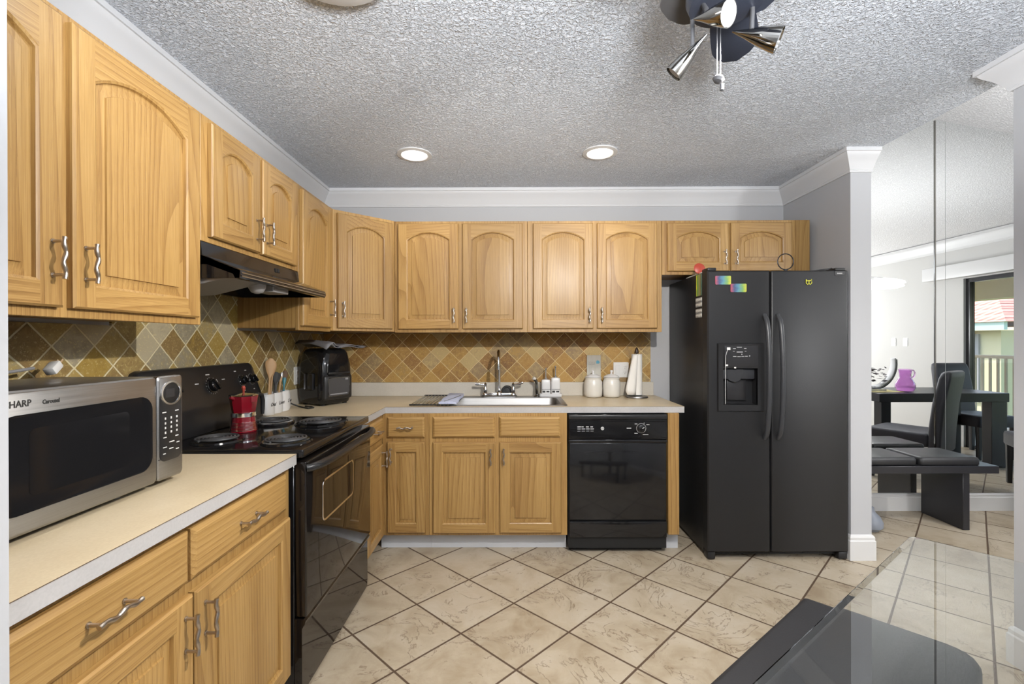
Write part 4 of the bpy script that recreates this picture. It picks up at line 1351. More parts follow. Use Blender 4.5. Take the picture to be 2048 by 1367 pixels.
# stopper leaning behind the faucet
b = bm_new()
T = Matrix.Translation((-.049, 3.385, .958)) @ Matrix.Rotation(R(76), 4, 'X')
lathe(b, [(.001, -.006), (.036, -.006), (.040, 0), (.036, .007), (.024, .009), (.021, .004), (.015, .004), (.013, .010), (.001, .011)], n=30, T=T)
single('sink_stopper', b, M['rubber'], 'black rubber sink stopper leaning upright behind the faucet', 'sink stopper', base=(-.049, 3.385, .9195))
# roll-up drying rack with cloth
RZ = CZ1 + .0058
r = thing('drying_rack', 'roll-up drying rack of dark bars lying over the left of the sink', 'dish rack', (-.54, 3.1, RZ))
for i in range(11):
    x = -.650 + .0236 * i
    b = bm_new(); tube(b, [(x, 2.865, RZ + .0042), (x, 3.385, RZ + .0042)], .0036, 8)
    obj('bar', b, M['dark_chrome'], r)
for y in (2.875, 3.375):
    b = bm_new(); box(b, -.660, -.404, y - .007, y + .007, RZ + .0001, RZ + .0090, .003, 2)
    obj('end_strip', b, M['rubber'], r)
r = thing('dish_cloth', 'pale blue folded cloth lying on the drying rack', 'cloth', (-.445, 3.1, RZ + .0092))
b = bm_new()
sec = []
for k in range(13):
    y = 2.88 + .48 * k / 12
    row = []
    for x, z in ((-.475, 0), (-.475, .010), (-.46, .014), (-.43, .013 + .003 * math.sin(k)), (-.40, .015 + .003 * math.cos(k * 1.3)), (-.365, .010), (-.362, 0)):
        row.append((x + .004 * math.sin(k * .9), y, RZ + .0096 + z))
    sec.append(row)
loft(b, sec)
obj('fold', b, M['cloth_b'], r, angle=60)
b = bm_new(); tube(b, [(-.44, 2.885, RZ + .0262), (-.40, 3.02, RZ + .0285), (-.372, 3.20, RZ + .0265)], .0025, 6)
obj('stripe', b, M['grey_p'], r)
# soap set
r = thing('soap_set_tray', 'white ceramic tray holding two soap bottles by the sink', 'tray', (.272, 3.36, CZ1))
b = bm_new(); prism(b, [(.271 + x, 3.366 + y) for x, y in rrect(.163, .085, .012, 4)], CZ1 + .0055, CZ1 + .026)
obj('dish', b, M['white_c'], r)
r['label'] = 'white ceramic tray under two white soap bottles, right of the sprayer'
def soap(x, lab, h, pumpdx):
    q = thing('soap_bottle', lab, 'bottle', (x, 3.366, CZ1 + .0262), group='white soap bottles')
    z0 = CZ1 + .0262
    bm = bm_new()
    loft(bm, [[(x + p[0], 3.366 + p[1], z0 + z) for p in rrect(.066 * k, .060 * k, .014, 4)] for z, k in ((0, .96), (.004, 1), (h - .004, 1), (h, .95))] + [[(x + p[0], 3.366 + p[1], z0 + h + .006) for p in rrect(.03, .03, .012, 4)]])
    bd = obj('bottle', bm, M['white_c'], q)
    bm = bm_new(); box(bm, x - .0315, x + .0315, 3.3352, 3.3360, z0 + .030, z0 + .033)
    box(bm, x - .026, x - .006, 3.3352, 3.3360, z0 + .008, z0 + .022); box(bm, x + .002, x + .024, 3.3352, 3.3360, z0 + .010, z0 + .020)
    obj('print', bm, M['ink'], bd, smooth=False, label='dark printed band and lettering')
    bm = bm_new()
    lathe(bm, [(.012, h + .006), (.012, h + .016), (.005, h + .018), (.0045, h + .075), (.007, h + .076), (.007, h + .090), (.002, h + .092)], (x, 3.366, z0), 16)
    tube(bm, [(x, 3.366, z0 + h + .083), (x + pumpdx, 3.335, z0 + h + .080)], .004, 8)
    obj('pump', bm, M['chrome'], q)
soap(.2375, 'left white soap bottle on the tray, shorter, chrome pump', .098, 0)
soap(.3085, 'right white soap bottle on the tray, slightly taller, chrome pump', .112, 0)
# canisters
def canister(x, lab, s=1.0):
    q = thing('canister', lab, 'canister', (x, 3.345, CZ1 + .0003), group='white ceramic canisters')
    z0 = CZ1 + .0003
    bm = bm_new()
    lathe(bm, [(.050 * s, 0), (.060 * s, .004), (.0645 * s, .020), (.066 * s, .070), (.0645 * s, .112), (.058 * s, .126), (.056 * s, .132), (.061 * s, .138), (.061 * s, .143), (.052 * s, .144)], (x, 3.345, z0), 40)
    obj('jar', bm, M['cream_c'], q, angle=60)
    bm = bm_new()
    lathe(bm, [(.0515 * s, .1445), (.058 * s, .146), (.052 * s, .154), (.030, .164), (.010, .168), (.0075, .172), (.0075, .182), (.011, .186), (.011, .194), (.004, .198)], (x, 3.345, z0), 32)
    obj('lid', bm, M['white_c'], q, angle=50)
canister(.583, 'white lidded canister standing in front of the grey picture card', 1.0)
canister(.717, 'white lidded canister standing in front of the outlet plate', .975)
# card behind the canister
r = thing('picture_card', 'grey beach picture card leaning on the tiles behind a canister', 'card', (.601, 3.418, CZ1))
b = bm_new(); box(b, .549, .653, 3.417, 3.4205, CZ1 + .0004, 1.2185, .001, 1)
obj('card', b, M['pic'], r)
b = bm_new(); box(b, .619, .641, 3.4164, 3.4169, 1.155, 1.176, .0, 1)
for k in range(4): box(b, .627 + .004 * k, .632 + .004 * k, 3.4162, 3.4168, 1.172 - .004 * k, 1.182 - .004 * k)
obj('picture', b, M['sea'], r, smooth=False, label='small blue picture')
b = bm_new()
for zz in (1.166, 1.154, 1.146): tube(b, [(.560 + .0042 * i, 3.4166, zz + .0022 * math.sin(i * 2.2 + zz * 900)) for i in range(13)], .0006, 5)
obj('lettering', b, M['ink'], r)
# outlet plates
def outlet_T(side):
    return None
r = thing('wall_plate', 'white double plate with a switch and an outlet, behind the canisters', 'outlet', (.807, YB - .0115, 1.108))
b = bm_new()
T = text_T((.807, YB - .0102, 1.108), (1, 0, 0), (0, -1, 0))
prism(b, rrect(.114, .114, .006, 3), 0, .006, T=T)
obj('plate', b, M['white_p'], r)
b = bm_new(); box(b, -.040, -.010, -.034, .034, .006, .009, .002, 1, T=T)
obj('rocker_switch', b, M['white_p'], r)
b = bm_new()
for z in (-.021, .021): lathe(b, [(.0165, .0058), (.0165, .0078), (.015, .0082)], (.028, z, 0), 20, T=T)
rc = obj('receptacle', b, M['white_p'], r)
b = bm_new()
for z in (-.021, .021):
    for s in (-.006, .006): box(b, .028 + s - .0011, .028 + s + .0011, z - .001, z + .007, .0080, .0086, T=T)
    lathe(b, [(.0024, .0080), (.0024, .0086)], (.028, z - .008, 0), 10, T=T)
obj('slots', b, M['ink'], rc, smooth=False)
r = thing('wall_plate', 'white single outlet plate on the left wall above the utensil holder', 'outlet', (XL + .0115, 2.992, 1.102))
T = text_T((XL + .0102, 2.992, 1.102), (0, 1, 0), (1, 0, 0))
b = bm_new(); prism(b, rrect(.074, .114, .006, 3), 0, .006, T=T)
obj('plate', b, M['white_p'], r)
b = bm_new()
for z in (-.021, .021): lathe(b, [(.0165, .0058), (.0165, .0078), (.015, .0082)], (0, z, 0), 20, T=T)
rc = obj('receptacle', b, M['white_p'], r)
b = bm_new()
for z in (-.021, .021):
    for s in (-.006, .006): box(b, s - .0011, s + .0011, z - .001, z + .007, .0080, .0086, T=T)
obj('slots', b, M['ink'], rc, smooth=False)
# paper towels
r = thing('paper_towel_holder', 'paper towel holder with steel base and dark finial, near the refrigerator', 'paper towel holder', (.893, 3.310, CZ1 + .0003))
z0 = CZ1 + .0003
b = bm_new(); lathe(b, [(.074, 0), (.080, .004), (.078, .010), (.060, .015), (.012, .018), (.006, .020)], (.893, 3.31, z0), 40)
obj('base', b, M['steel_x'], r)
b = bm_new(); lathe(b, [(.0055, .020), (.0055, .318), (.013, .3185), (.015, .330), (.010, .350), (.003, .364)], (.893, 3.31, z0), 18)
obj('rod', b, plain('dark_wood_finial', (.03, .015, .01), .4), r)
r2 = thing('paper_towel_roll', 'white roll of paper towels with a loose sheet hanging left', 'paper towels', (.893, 3.310, CZ1 + .021))
b = bm_new(); lathe(b, [(.012, .021), (.0385, .0212), (.0385, .314), (.012, .3142)], (.893, 3.31, z0), 36, cap0=False, cap1=False)
lathe(b, [(.012, .3142), (.012, .021)], (.893, 3.31, z0), 20, cap0=False, cap1=False)
obj('roll', b, M['paper'], r2)
b = bm_new()
top = [(.8575, 3.296, z0 + .312), (.862, 3.284, z0 + .312), (.876, 3.272, z0 + .312), (.893, 3.2700, z0 + .312)]
bot = [(.800, 3.262, z0 + .055), (.812, 3.255, z0 + .026), (.850, 3.262, z0 + .022), (.875, 3.269, z0 + .023)]
rows = []
for k in range(9):
    t = k / 8
    rows.append([tuple(a_[i] * (1 - t) + c_[i] * t for i in range(3)) for a_, c_ in zip(top, bot)])
loft(b, rows, False, False, closed=False)
sh = obj('loose_sheet', b, M['paper'], r2, recalc=False)
sm = sh.modifiers.new('thickness', 'SOLIDIFY'); sm.thickness = .0008
# air fryer
AFR = math.atan2(-.077, .222)       # local x = front direction
Cn = Vector((-1.200, 2.850)); e1 = Vector((.123, .222)).normalized(); e2 = Vector((-.226, .125)).normalized()
aw, ad = .254, .258
cen = Cn + e1 * aw / 2 + e2 * ad / 2
rzA = math.atan2(-e2.y, -e2.x)      # local +x looks out of the front
r = thing('air_fryer', 'glossy black air fryer with viewing window in the corner of the worktop', 'air fryer', (cen.x, cen.y, CZ1 + .0003), rzA, local=True)
b = bm_new()
prof = [(.012, .86, .03), (.016, .90, .04), (.060, .985, .045), (.15, 1.0, .045), (.26, .975, .05), (.335, .90, .06), (.358, .80, .06), (.366, .62, .05)]
loft(b, [[(x, y, z) for x, y in rrect(ad * k, aw * k, rad, 7)] for z, k, rad in prof])
bodyA = obj('body', b, M['black'], r, angle=60)
for x in (-.085, .085):
    for y in (-.085, .085):
        b = bm_new(); lathe(b, [(.014, 0), (.016, .0135)], (x, y, 0), 12)
        obj('foot', b, M['rubber'], r)
b = bm_new(); box(b, .070, .1345, -.112, .112, .035, .196, .018, 3)
dA = obj('drawer', b, M['black2'], r)
b = bm_new()
lw2 = lambda o, x: [(x, p[0], .118 + p[1]) for p in rrect(.165 + o, .118 + o, .010, 4)]
loft(b, [lw2(.004, .1340), lw2(.003, .1362), lw2(-.003, .1362), lw2(-.004, .1348)], False, False)
obj('window_frame', b, M['dark_chrome'], dA)
b = bm_new(); loft(b, [lw2(-.004, .1342), lw2(-.004, .1350)])
obj('window', b, plain('smoked_window', (.06, .058, .058), .15), dA)
b = bm_new(); box(b, .1350, .1356, -.070, .066, .069, .076, .0, 1); box(b, .1350, .1356, .050, .072, .160, .172)  # glints painted as pale strips on the window face
obj('window_glints', b, M['grey_p'], dA, smooth=False, label='pale painted glints on the rack in the window')
b = bm_new(); box(b, .1325, .1400, -.085, .085, .200, .214, .004, 2)
obj('handle', b, M['black2'], r)
b = bm_new(); box(b, -.03, .05, -.1300, -.1268, .10, .21, .012, 2)
obj('side_vent', b, M['dark_panel'], r)
# placemats draped over it
r = thing('placemat', 'grey placemats draped over the top of the air fryer', 'placemat', (cen.x, cen.y, CZ1 + .37), rzA, local=True)
b = bm_new()
def mat_z(s): return .006 + .030 * math.sin(max(0, min(1, (s + .19) / .16)) * PI) ** 2 * (1 if s < -.03 else 0) + .010 * math.sin(s * 9)
for lay in range(2):
    rows = []
    for i in range(15):
        y = -.125 + .310 * i / 14
        zc = .008 * lay + .010 + (.034 * math.exp(-((y + .095) / .03) ** 2) - .045 * math.exp(-((y + .085) / .035) ** 2) * 0 + .006 * math.sin(y * 30))
        sag = -.030 * math.exp(-((y + .118) / .02) ** 2)
        rows.append([(x, y + .012 * lay, zc + sag * max(0, (x - .02) / .14) - .02 * max(0, (x - .12) / .05) * .4) for x in [-.14 + .31 * k / 10 for k in range(11)]])
    bm2 = bm_new(); loft(bm2, rows, False, False, closed=False)
    ob = obj('mat', bm2, M['mat_grey'], r, recalc=False)
    s_ = ob.modifiers.new('thickness', 'SOLIDIFY'); s_.thickness = .003; s_.offset = 1
b.free()
# its cord on the worktop
b = bm_new()
tube(b, [(-1.385, 2.78, CZ1 + .045), (-1.36, 2.79, CZ1 + .030), (-1.33, 2.81, CZ1 + .012), (-1.29, 2.80, CZ1 + .005), (-1.25, 2.77, CZ1 + .005), (-1.23, 2.80, CZ1 + .005), (-1.26, 2.84, CZ1 + .005), (-1.31, 2.86, CZ1 + .006)], .0045, 8)
single('appliance_cord', b, M['rubber'], 'black cord looping on the worktop beside the air fryer', 'cord', base=(-1.28, 2.80, CZ1 + .0003))
# utensil holder
r = thing('utensil_holder', 'white ceramic three-lobed utensil holder with script lettering', 'utensil holder', (-1.375, 2.60, CZ1 + .0003))
z0 = CZ1 + .0003
y0_, y1_ = 2.497, 2.775
def lobes(k, z, n=48):
    pts = []
    L_ = (y1_ - y0_)
    for i in range(n + 1):                      # front, scalloped
        t = i / n
        bulge = abs(math.sin(t * 3 * PI)) ** .55
        pts.append((-1.352 + (-.014 + .020 * bulge) * 1.0 - (1 - k) * .03, (y0_ + y1_) / 2 + (t - .5) * L_ * k, z0 + z))
    pts += [(-1.406 + (1 - k) * .02, (y0_ + y1_) / 2 + .5 * L_ * k - .004, z0 + z), (-1.414 + (1 - k) * .03, (y0_ + y1_) / 2 + .46 * L_ * k, z0 + z), (-1.414 + (1 - k) * .03, (y0_ + y1_) / 2 - .46 * L_ * k, z0 + z), (-1.406 + (1 - k) * .02, (y0_ + y1_) / 2 - .5 * L_ * k + .004, z0 + z)]
    return pts
b = bm_new()
loft(b, [lobes(.90, 0), lobes(.97, .006), lobes(1.0, .020), lobes(1.0, .085), lobes(.96, .100), lobes(.93, .108), lobes(.95, .118), lobes(.92, .118), lobes(.90, .110), lobes(.86, .02)], True, True)
obj('holder', b, M['white_c'], r, angle=50)
for i, wd_ in enumerate(('Oval', 'Linen', 'S w')):
    y = y0_ + (y1_ - y0_) * (i + .5) / 3
    obj('lettering', text_bm(wd_, .028, text_T((-1.3452, y + .004, z0 + .050), (0, 1, 0), (1, 0, 0)), .0004, .45, .0002, 'CENTER'), M['ink'], r, smooth=False)
def spoon(nm, foot, tip, headw, headl, mat, lab, cat_='spoon', thick=.006):
    foot, tip = Vector(foot), Vector(tip)
    bm = bm_new()
    dv = (tip - foot).normalized()
    L_ = (tip - foot).length
    n = 16
    side = dv.cross(Vector((.55, -.83, 0))).normalized()
    nn = side.cross(dv)
    loops = []
    for i in range(n + 1):
        t = i / n
        s = t * L_
        hw = .0052
        if s > L_ - headl:
            q = (s - (L_ - headl)) / headl
            hw = .0052 + (headw / 2 - .0052) * math.sin(min(1, q * 1.25) * PI / 2) * (1 if q < .7 else math.sqrt(max(0.02, 1 - ((q - .7) / .3) ** 2)))
        c = foot + dv * s
        loops.append([c + side * (hw * math.cos(a)) + nn * (thick / 2 * math.sin(a)) for a in [2 * PI * k / 10 for k in range(10)]])
    loft(bm, loops)
    return single(nm, bm, mat, lab, cat_, 'cooking utensils in the white holder', base=foot)
zf = z0 + .022
spoon('wooden_spoon', (-1.376, 2.545, zf), (-1.386, 2.600, z0 + .315), .056, .110, M['spoon'], 'wide wooden spoon standing tallest in the utensil holder')
spoon('wooden_spatula', (-1.380, 2.565, zf), (-1.392, 2.640, z0 + .300), .040, .090, plain('tan_wood', (.36, .21, .09), .5), 'tan wooden spatula just behind the wide wooden spoon', 'spatula')
spoon('black_ladle', (-1.372, 2.600, zf), (-1.378, 2.640, z0 + .235), .040, .075, M['rubber'], 'black plastic spatula in the middle of the utensil holder', 'spatula')
spoon('black_spoon', (-1.384, 2.612, zf), (-1.388, 2.690, z0 + .225), .030, .060, M['black2'], 'slim black spoon leaning right in the utensil holder')
spoon('fork_handle', (-1.384, 2.665, zf), (-1.390, 2.730, z0 + .225), .018, .06, M['steel'], 'thin steel fork leaning right in the utensil holder', 'fork', .004)
spoon('pale_stick', (-1.370, 2.635, zf), (-1.380, 2.700, z0 + .205), .014, .05, M['spoon'], 'pale wooden stick beside the steel fork in the holder', 'stick')
spoon('teal_brush', (-1.372, 2.700, zf), (-1.376, 2.735, z0 + .195), .022, .05, M['teal'], 'teal handled brush at the right end of the utensil holder', 'brush', .010)
spoon('bristle_brush', (-1.386, 2.728, zf), (-1.392, 2.775, z0 + .235), .036, .080, plain('brown_bristle', (.12, .07, .04), .7), 'brown bristle brush leaning far right out of the holder', 'brush', .008)
# moka pot on the cooktop
r = thing('moka_pot', 'red stovetop moka pot with silver band standing between the coils', 'coffee pot', (-1.205, 2.030, .9256))
mc = (-1.205, 2.030)
z0 = .9256
oct_ = lambda rad, z, n=8: [(mc[0] + rad * math.cos(2 * PI * (i + .5) / n), mc[1] + rad * math.sin(2 * PI * (i + .5) / n), z0 + z) for i in range(n)]
b = bm_new()
pr = [(.053, 0), (.054, .003)]
for k in range(7):
    zz = .006 + .0055 * k
    pr += [(.0545 - .0008 * k, zz), (.0525 - .0008 * k, zz + .003)]
pr += [(.0475, .050), (.0455, .066)]
lathe(b, pr, (*mc, z0), 32)
obj('boiler', b, M['red'], r, angle=60)
b = bm_new()
for k in range(7):
    zz = .0082 + .0055 * k
    lathe(b, [(.0545 - .0008 * k, zz), (.0553 - .0008 * k, zz + .001), (.0545 - .0008 * k, zz + .002)], (*mc, z0), 32, cap0=False, cap1=False)
obj('ridge', b, M['chrome'], r, label='bright worn ridges around the boiler')
b = bm_new(); lathe(b, [(.0470, .0662), (.0492, .068), (.0492, .084), (.0470, .086)], (*mc, z0), 32)
obj('band', b, M['chrome'], r, label='silver band')
b = bm_new()
loft(b, [oct_(.046, .0865), oct_(.047, .092), oct_(.058, .158)])
prism(b, [(mc[0] + .050 + x, mc[1] - .018 + y) for x, y in ((0, -.010), (.020, 0), (0, .010))], z0 + .134, z0 + .157)
obj('pot', b, M['red'], r, angle=20)
b = bm_new()
loft(b, [oct_(.0590, .1585), oct_(.0600, .1600), oct_(.0560, .1640), oct_(.012, .1720)])
ld = obj('lid', b, M['chrome'], r, angle=20)
b = bm_new(); lathe(b, [(.005, .170), (.004, .178), (.007, .186), (.009, .194), (.005, .202), (.001, .203)], (*mc, z0), 16)
obj('knob', b, M['red_p'], ld, label='dull red knob')
b = bm_new()
hx = Vector((.30, .95, 0)).normalized()
pp = [(.055, .150), (.075, .156), (.098, .150), (.104, .125), (.103, .085), (.102, .062)]
tube(b, [(mc[0] + hx.x * d__, mc[1] + hx.y * d__, z0 + z) for d__, z in pp], [.007, .010, .010, .009, .009, .007], 10)
obj('handle', b, M['black2'], r)
b = bm_new(); tube(b, [(mc[0] - hx.x * .050, mc[1] - hx.y * .05, z0 + .150), (mc[0] - hx.x * .066, mc[1] - hx.y * .066, z0 + .156)], [.010, .005], 8)
obj('spout', b, M['red'], r)

# ================================================================== CEILING LIGHTS
def downlight(x, y, lab, glow):
    q = thing('recessed_light', lab, 'ceiling light', (x, y, ZC - .012), group='recessed ceiling lights')
    bm = bm_new(); lathe(bm, [(.104, -.0005), (.104, -.007), (.080, -.011), (.076, -.004)], (x, y, ZC), 40, cap0=False, cap1=False)
    obj('trim_ring', bm, M['trim_w'], q, label='white trim ring')
    bm = bm_new(); lathe(bm, [(.0755, -.0006), (.0755, -.0055), (.060, -.0075), (.002, -.0080)], (x, y, ZC), 40)
    obj('lens', bm, glow, q)
downlight(-.5975, 2.7634, 'round recessed ceiling light at the left, white ring visible', M['lit2'])
downlight(.5226, 2.7448, 'round recessed ceiling light at the right, glowing warm', plain('lit_warm_lens', (1, 1, 1), .5, emit=(1.0, .93, .78), emit_s=2.6))
b = bm_new(); lathe(b, [(.19, -.0006), (.19, -.020), (.17, -.055), (.10, -.078), (.002, -.084)], (-.53, 1.30, ZC), 40)
single('flush_ceiling_lamp', b, M['trim_w'], 'white round flush lamp on the ceiling at the top edge of the photo', 'ceiling light', base=(-.53, 1.30, ZC - .0846))

r = thing('ceiling_fan_light', 'small dark ceiling fan with chrome cone spotlights and pull chain', 'ceiling fan', (.520, 1.110, 2.13))
b = bm_new()
lathe(b, [(.065, 2.4580), (.065, 2.43), (.020, 2.40), (.016, 2.34), (.070, 2.33), (.085, 2.30), (.085, 2.235), (.070, 2.21), (.060, 2.205)], (.520, 1.110, 0), 32)
obj('motor_housing', b, M['gun2'], r)
b = bm_new(); lathe(b, [(.055, 2.2045), (.092, 2.190), (.094, 2.160), (.086, 2.140), (.040, 2.134), (.002, 2.133)], (.520, 1.110, 0), 36)
obj('light_plate', b, M['gun'], r)
def blade(ang, r0, r1, w0, w1, z, pitch, mat):
    bm = bm_new()
    T = Matrix.Translation((.520, 1.110, z)) @ Matrix.Rotation(R(ang), 4, 'Z') @ Matrix.Rotation(R(pitch), 4, 'X')
    n = 14
    L1, L2 = [], []
    for i in range(n + 1):
        t = i / n
        x = r0 + (r1 - r0) * t
        w = w0 + (w1 - w0) * math.sin(min(1, t * 1.3) * PI / 2)
        if t > .72: w *= math.sqrt(max(.0, 1 - ((t - .72) / .28) ** 2)) * .82 + .18 * (1 - (t - .72) / .28)
        L1.append((x, -w / 2)); L2.append((x, w / 2))
    poly = L1 + L2[::-1]
    prism(bm, poly, -.004, .004, T=T)
    obj('blade', bm, mat, r)
blade(61, .080, .405, .09, .130, 2.222, -8, M['gun'])
blade(118, .080, .185, .085, .115, 2.222, 12, M['gun2'])
blade(38, .080, .205, .07, .09, 2.222, -6, M['gun'])
blade(-95, .080, .36, .10, .15, 2.222, -8, M['gun'])
blade(-150, .080, .36, .10, .15, 2.222, -8, M['gun2'])
blade(-40, .080, .36, .10, .15, 2.222, -8, M['gun2'])
def cone(tip, mouth, rad, stem, lit):
    tip, mouth, stem = Vector(tip), Vector(mouth), Vector(stem)
    dv = (mouth - tip)
    q = dv.to_track_quat('Z', 'Y').to_matrix().to_4x4()
    T = Matrix.Translation(tip) @ q
    L_ = dv.length
    bm = bm_new()
    lathe(bm, [(.002, 0), (rad * .35, L_ * .30), (rad * .72, L_ * .62), (rad * .96, L_ * .90), (rad, L_), (rad * .93, L_), (rad * .90, L_ * .93), (rad * .60, L_ * .60)], n=28, T=T, cap1=True)
    sp = obj('spotlight', bm, M['dark_chrome'], r, angle=50)
    bm = bm_new(); lathe(bm, [(rad * .88, L_ * .935), (rad * .80, L_ * .965), (.001, L_ * .98)], n=24, T=T)
    obj('bulb', bm, M['lit'] if lit else M['lens'], sp)
    bm = bm_new()
    mid = tip + dv * .42
    tube(bm, [stem, stem * .25 + Vector((mid.x, mid.y, stem.z)) * .75 - Vector((0, 0, (stem.z - mid.z) * .6)), mid], .0055, 10)
    obj('stem', bm, M['gun2'], sp)
cone((.438, 1.105, 2.100), (.489, 1.035, 2.064), .029, (.462, 1.115, 2.146), True)
cone((.488, 1.150, 2.094), (.416, 1.185, 2.014), .024, (.458, 1.165, 2.150), False)
cone((.545, 1.135, 2.090), (.638, 1.095, 2.043), .030, (.588, 1.120, 2.146), False)
b = bm_new()
for x in (.492, .500):
    tube(b, [(x, 1.100, 2.134), (x - .001, 1.100, 1.962)], .0016, 6)
obj('pull_chain', b, plain('dull_chain', (.05, .05, .055), .65), r)
b = bm_new()
T = Matrix.Translation((.495, 1.100, 1.952)) @ Matrix.Rotation(R(20), 4, 'Y')
lathe(b, [(.001, .008), (.010, .006), (.0145, 0), (.010, -.006), (.001, -.008)], n=20, T=T)
lathe(b, [(.0045, -.008), (.005, -.022), (.001, -.024)], (.503, 1.100, 1.948), 10)
obj('chain_pendant', b, plain('dull_pendant', (.06, .06, .065), .6), r)

# ================================================================== GLASS TABLE AND BENCH SEAT (front right)
gc = Vector((1.183, 1.3625)); g1 = Vector((-.798, -.602)).normalized(); g2 = Vector((.672, -.741)).normalized()
r = thing('glass_table', 'see-through glass table with a straight polished edge, lower right of the photo', 'table', (.95, .62, 0))
def gq(ins, z, rad=.018):
    A, B_, C_, D_ = gc, gc + g1 * 1.28, gc + g1 * 1.28 + g2 * .88, gc + g2 * .88
    cen_ = (A + B_ + C_ + D_) / 4
    out = []
    ring = [A, B_, C_, D_]
    for i in range(4):
        p, a_, c_ = ring[i], ring[i - 1], ring[(i + 1) % 4]
        ua, uc = (a_ - p).normalized(), (c_ - p).normalized()
        q = p + (ua + uc) * ins
        for t in (0, .35, .65, 1):
            o = q + ua * rad * (1 - t) ** 1.6 + uc * rad * t ** 1.6
            out.append((o.x, o.y, z))
    return out
b = bm_new(); loft(b, [gq(.0015, .733), gq(0, .7345), gq(0, .741), gq(.016, .745)])
obj('glass_top', b, M['glass'], r, smooth=False)
b = bm_new()
lathe(b, [(.22, .0008), (.22, .012), (.06, .030), (.045, .06), (.045, .70), (.09, .725), (.12, .7322)], (.92, .58, 0), 32)
obj('pedestal', b, M['dark_chrome'], r)
r = thing('upholstered_bench', 'black upholstered bench pushed partly under the glass table', 'bench', (.75, .95, 0))
s0 = Vector((.971, 1.532)); s1 = Vector((-.781, -.624)); s2 = Vector((.700, -.714)).normalized()
def sq(ins, z, rad=.060):
    A, B_, C_, D_ = s0, s0 + s1 * 1.15, s0 + s1 * 1.15 + s2 * .425, s0 + s2 * .425
    rads = [.012, .02, .06, .075]
    out = []
    ring = [A, B_, C_, D_]
    for i in range(4):
        p, a_, c_ = ring[i], ring[i - 1], ring[(i + 1) % 4]
        ua, uc = (a_ - p).normalized(), (c_ - p).normalized()
        q = p + (ua + uc) * ins
        for t in (0, .2, .4, .6, .8, 1):
            o = q + ua * rads[i] * (1 - t) ** 1.8 + uc * rads[i] * t ** 1.8
            out.append((o.x, o.y, z))
    return out
b = bm_new(); loft(b, [sq(.010, .385), sq(.0, .395), sq(0, .452), sq(.006, .466), sq(.020, .470)])
obj('seat', b, M['seat'], r, angle=60)
for k1, k2 in ((.07, .05), (1.06, .05), (.07, .36), (1.06, .36)):
    p = s0 + s1 * k1 + s2 * k2
    b = bm_new(); box(b, p.x - .022, p.x + .022, p.y - .022, p.y + .022, .0008, .3845, .003, 1)
    obj('leg', b, M['blackwood'], r)

# ================================================================== DINING ROOM
# bench in front of the mirror
r = thing('dining_bench', 'long black wooden bench with slab leg in front of the mirror wall', 'bench', (2.6, 3.34, 0))
b = bm_new(); box(b, 2.205, 3.366, 3.170, 3.530, .398, .450, .003, 1)
obj('seat_board', b, M['blackwood'], r)
for x in (2.330, 3.128):
    b = bm_new(); box(b, x, x + .048, 3.185, 3.515, .0008, .3975, .003, 1)
    obj('leg', b, M['blackwood'], r)
def pad(x0, x1, y0, y1, lab):
    bm = bm_new()
    cx, cy = (x0 + x1) / 2, (y0 + y1) / 2
    L = lambda k, z, rad: [(cx + px, cy + py, z) for px, py in rrect((x1 - x0) - k, (y1 - y0) - k, rad, 5)]
    loft(bm, [L(.010, .4505, .02), L(0, .458, .024), L(0, .488, .024), L(.010, .500, .022), L(.040, .505, .018)])
    return single('seat_cushion', bm, M['leather'], lab, 'cushion', 'black seat cushions on the dining bench', base=(cx, cy, .4503), angle=60)
pad(2.835, 3.255, 3.185, 3.505, 'black leatherette cushion at the right end of the dining bench')
pad(2.395, 2.815, 3.185, 3.505, 'black leatherette cushion at the left of the bench, half behind the wall end')
# grey ornament on the floor
b = bm_new()
lathe(b, [(.002, .0008), (.055, .004), (.080, .030), (.082, .062), (.066, .098), (.042, .122), (.032, .140), (.030, .160), (.012, .172), (.002, .174)], (2.485, 3.20, 0), 28)
single('gourd_ornament', b, M['glaze_grey'], 'grey gourd-shaped ornament on the floor behind the white wall end', 'ornament', base=(2.485, 3.20, .0006))

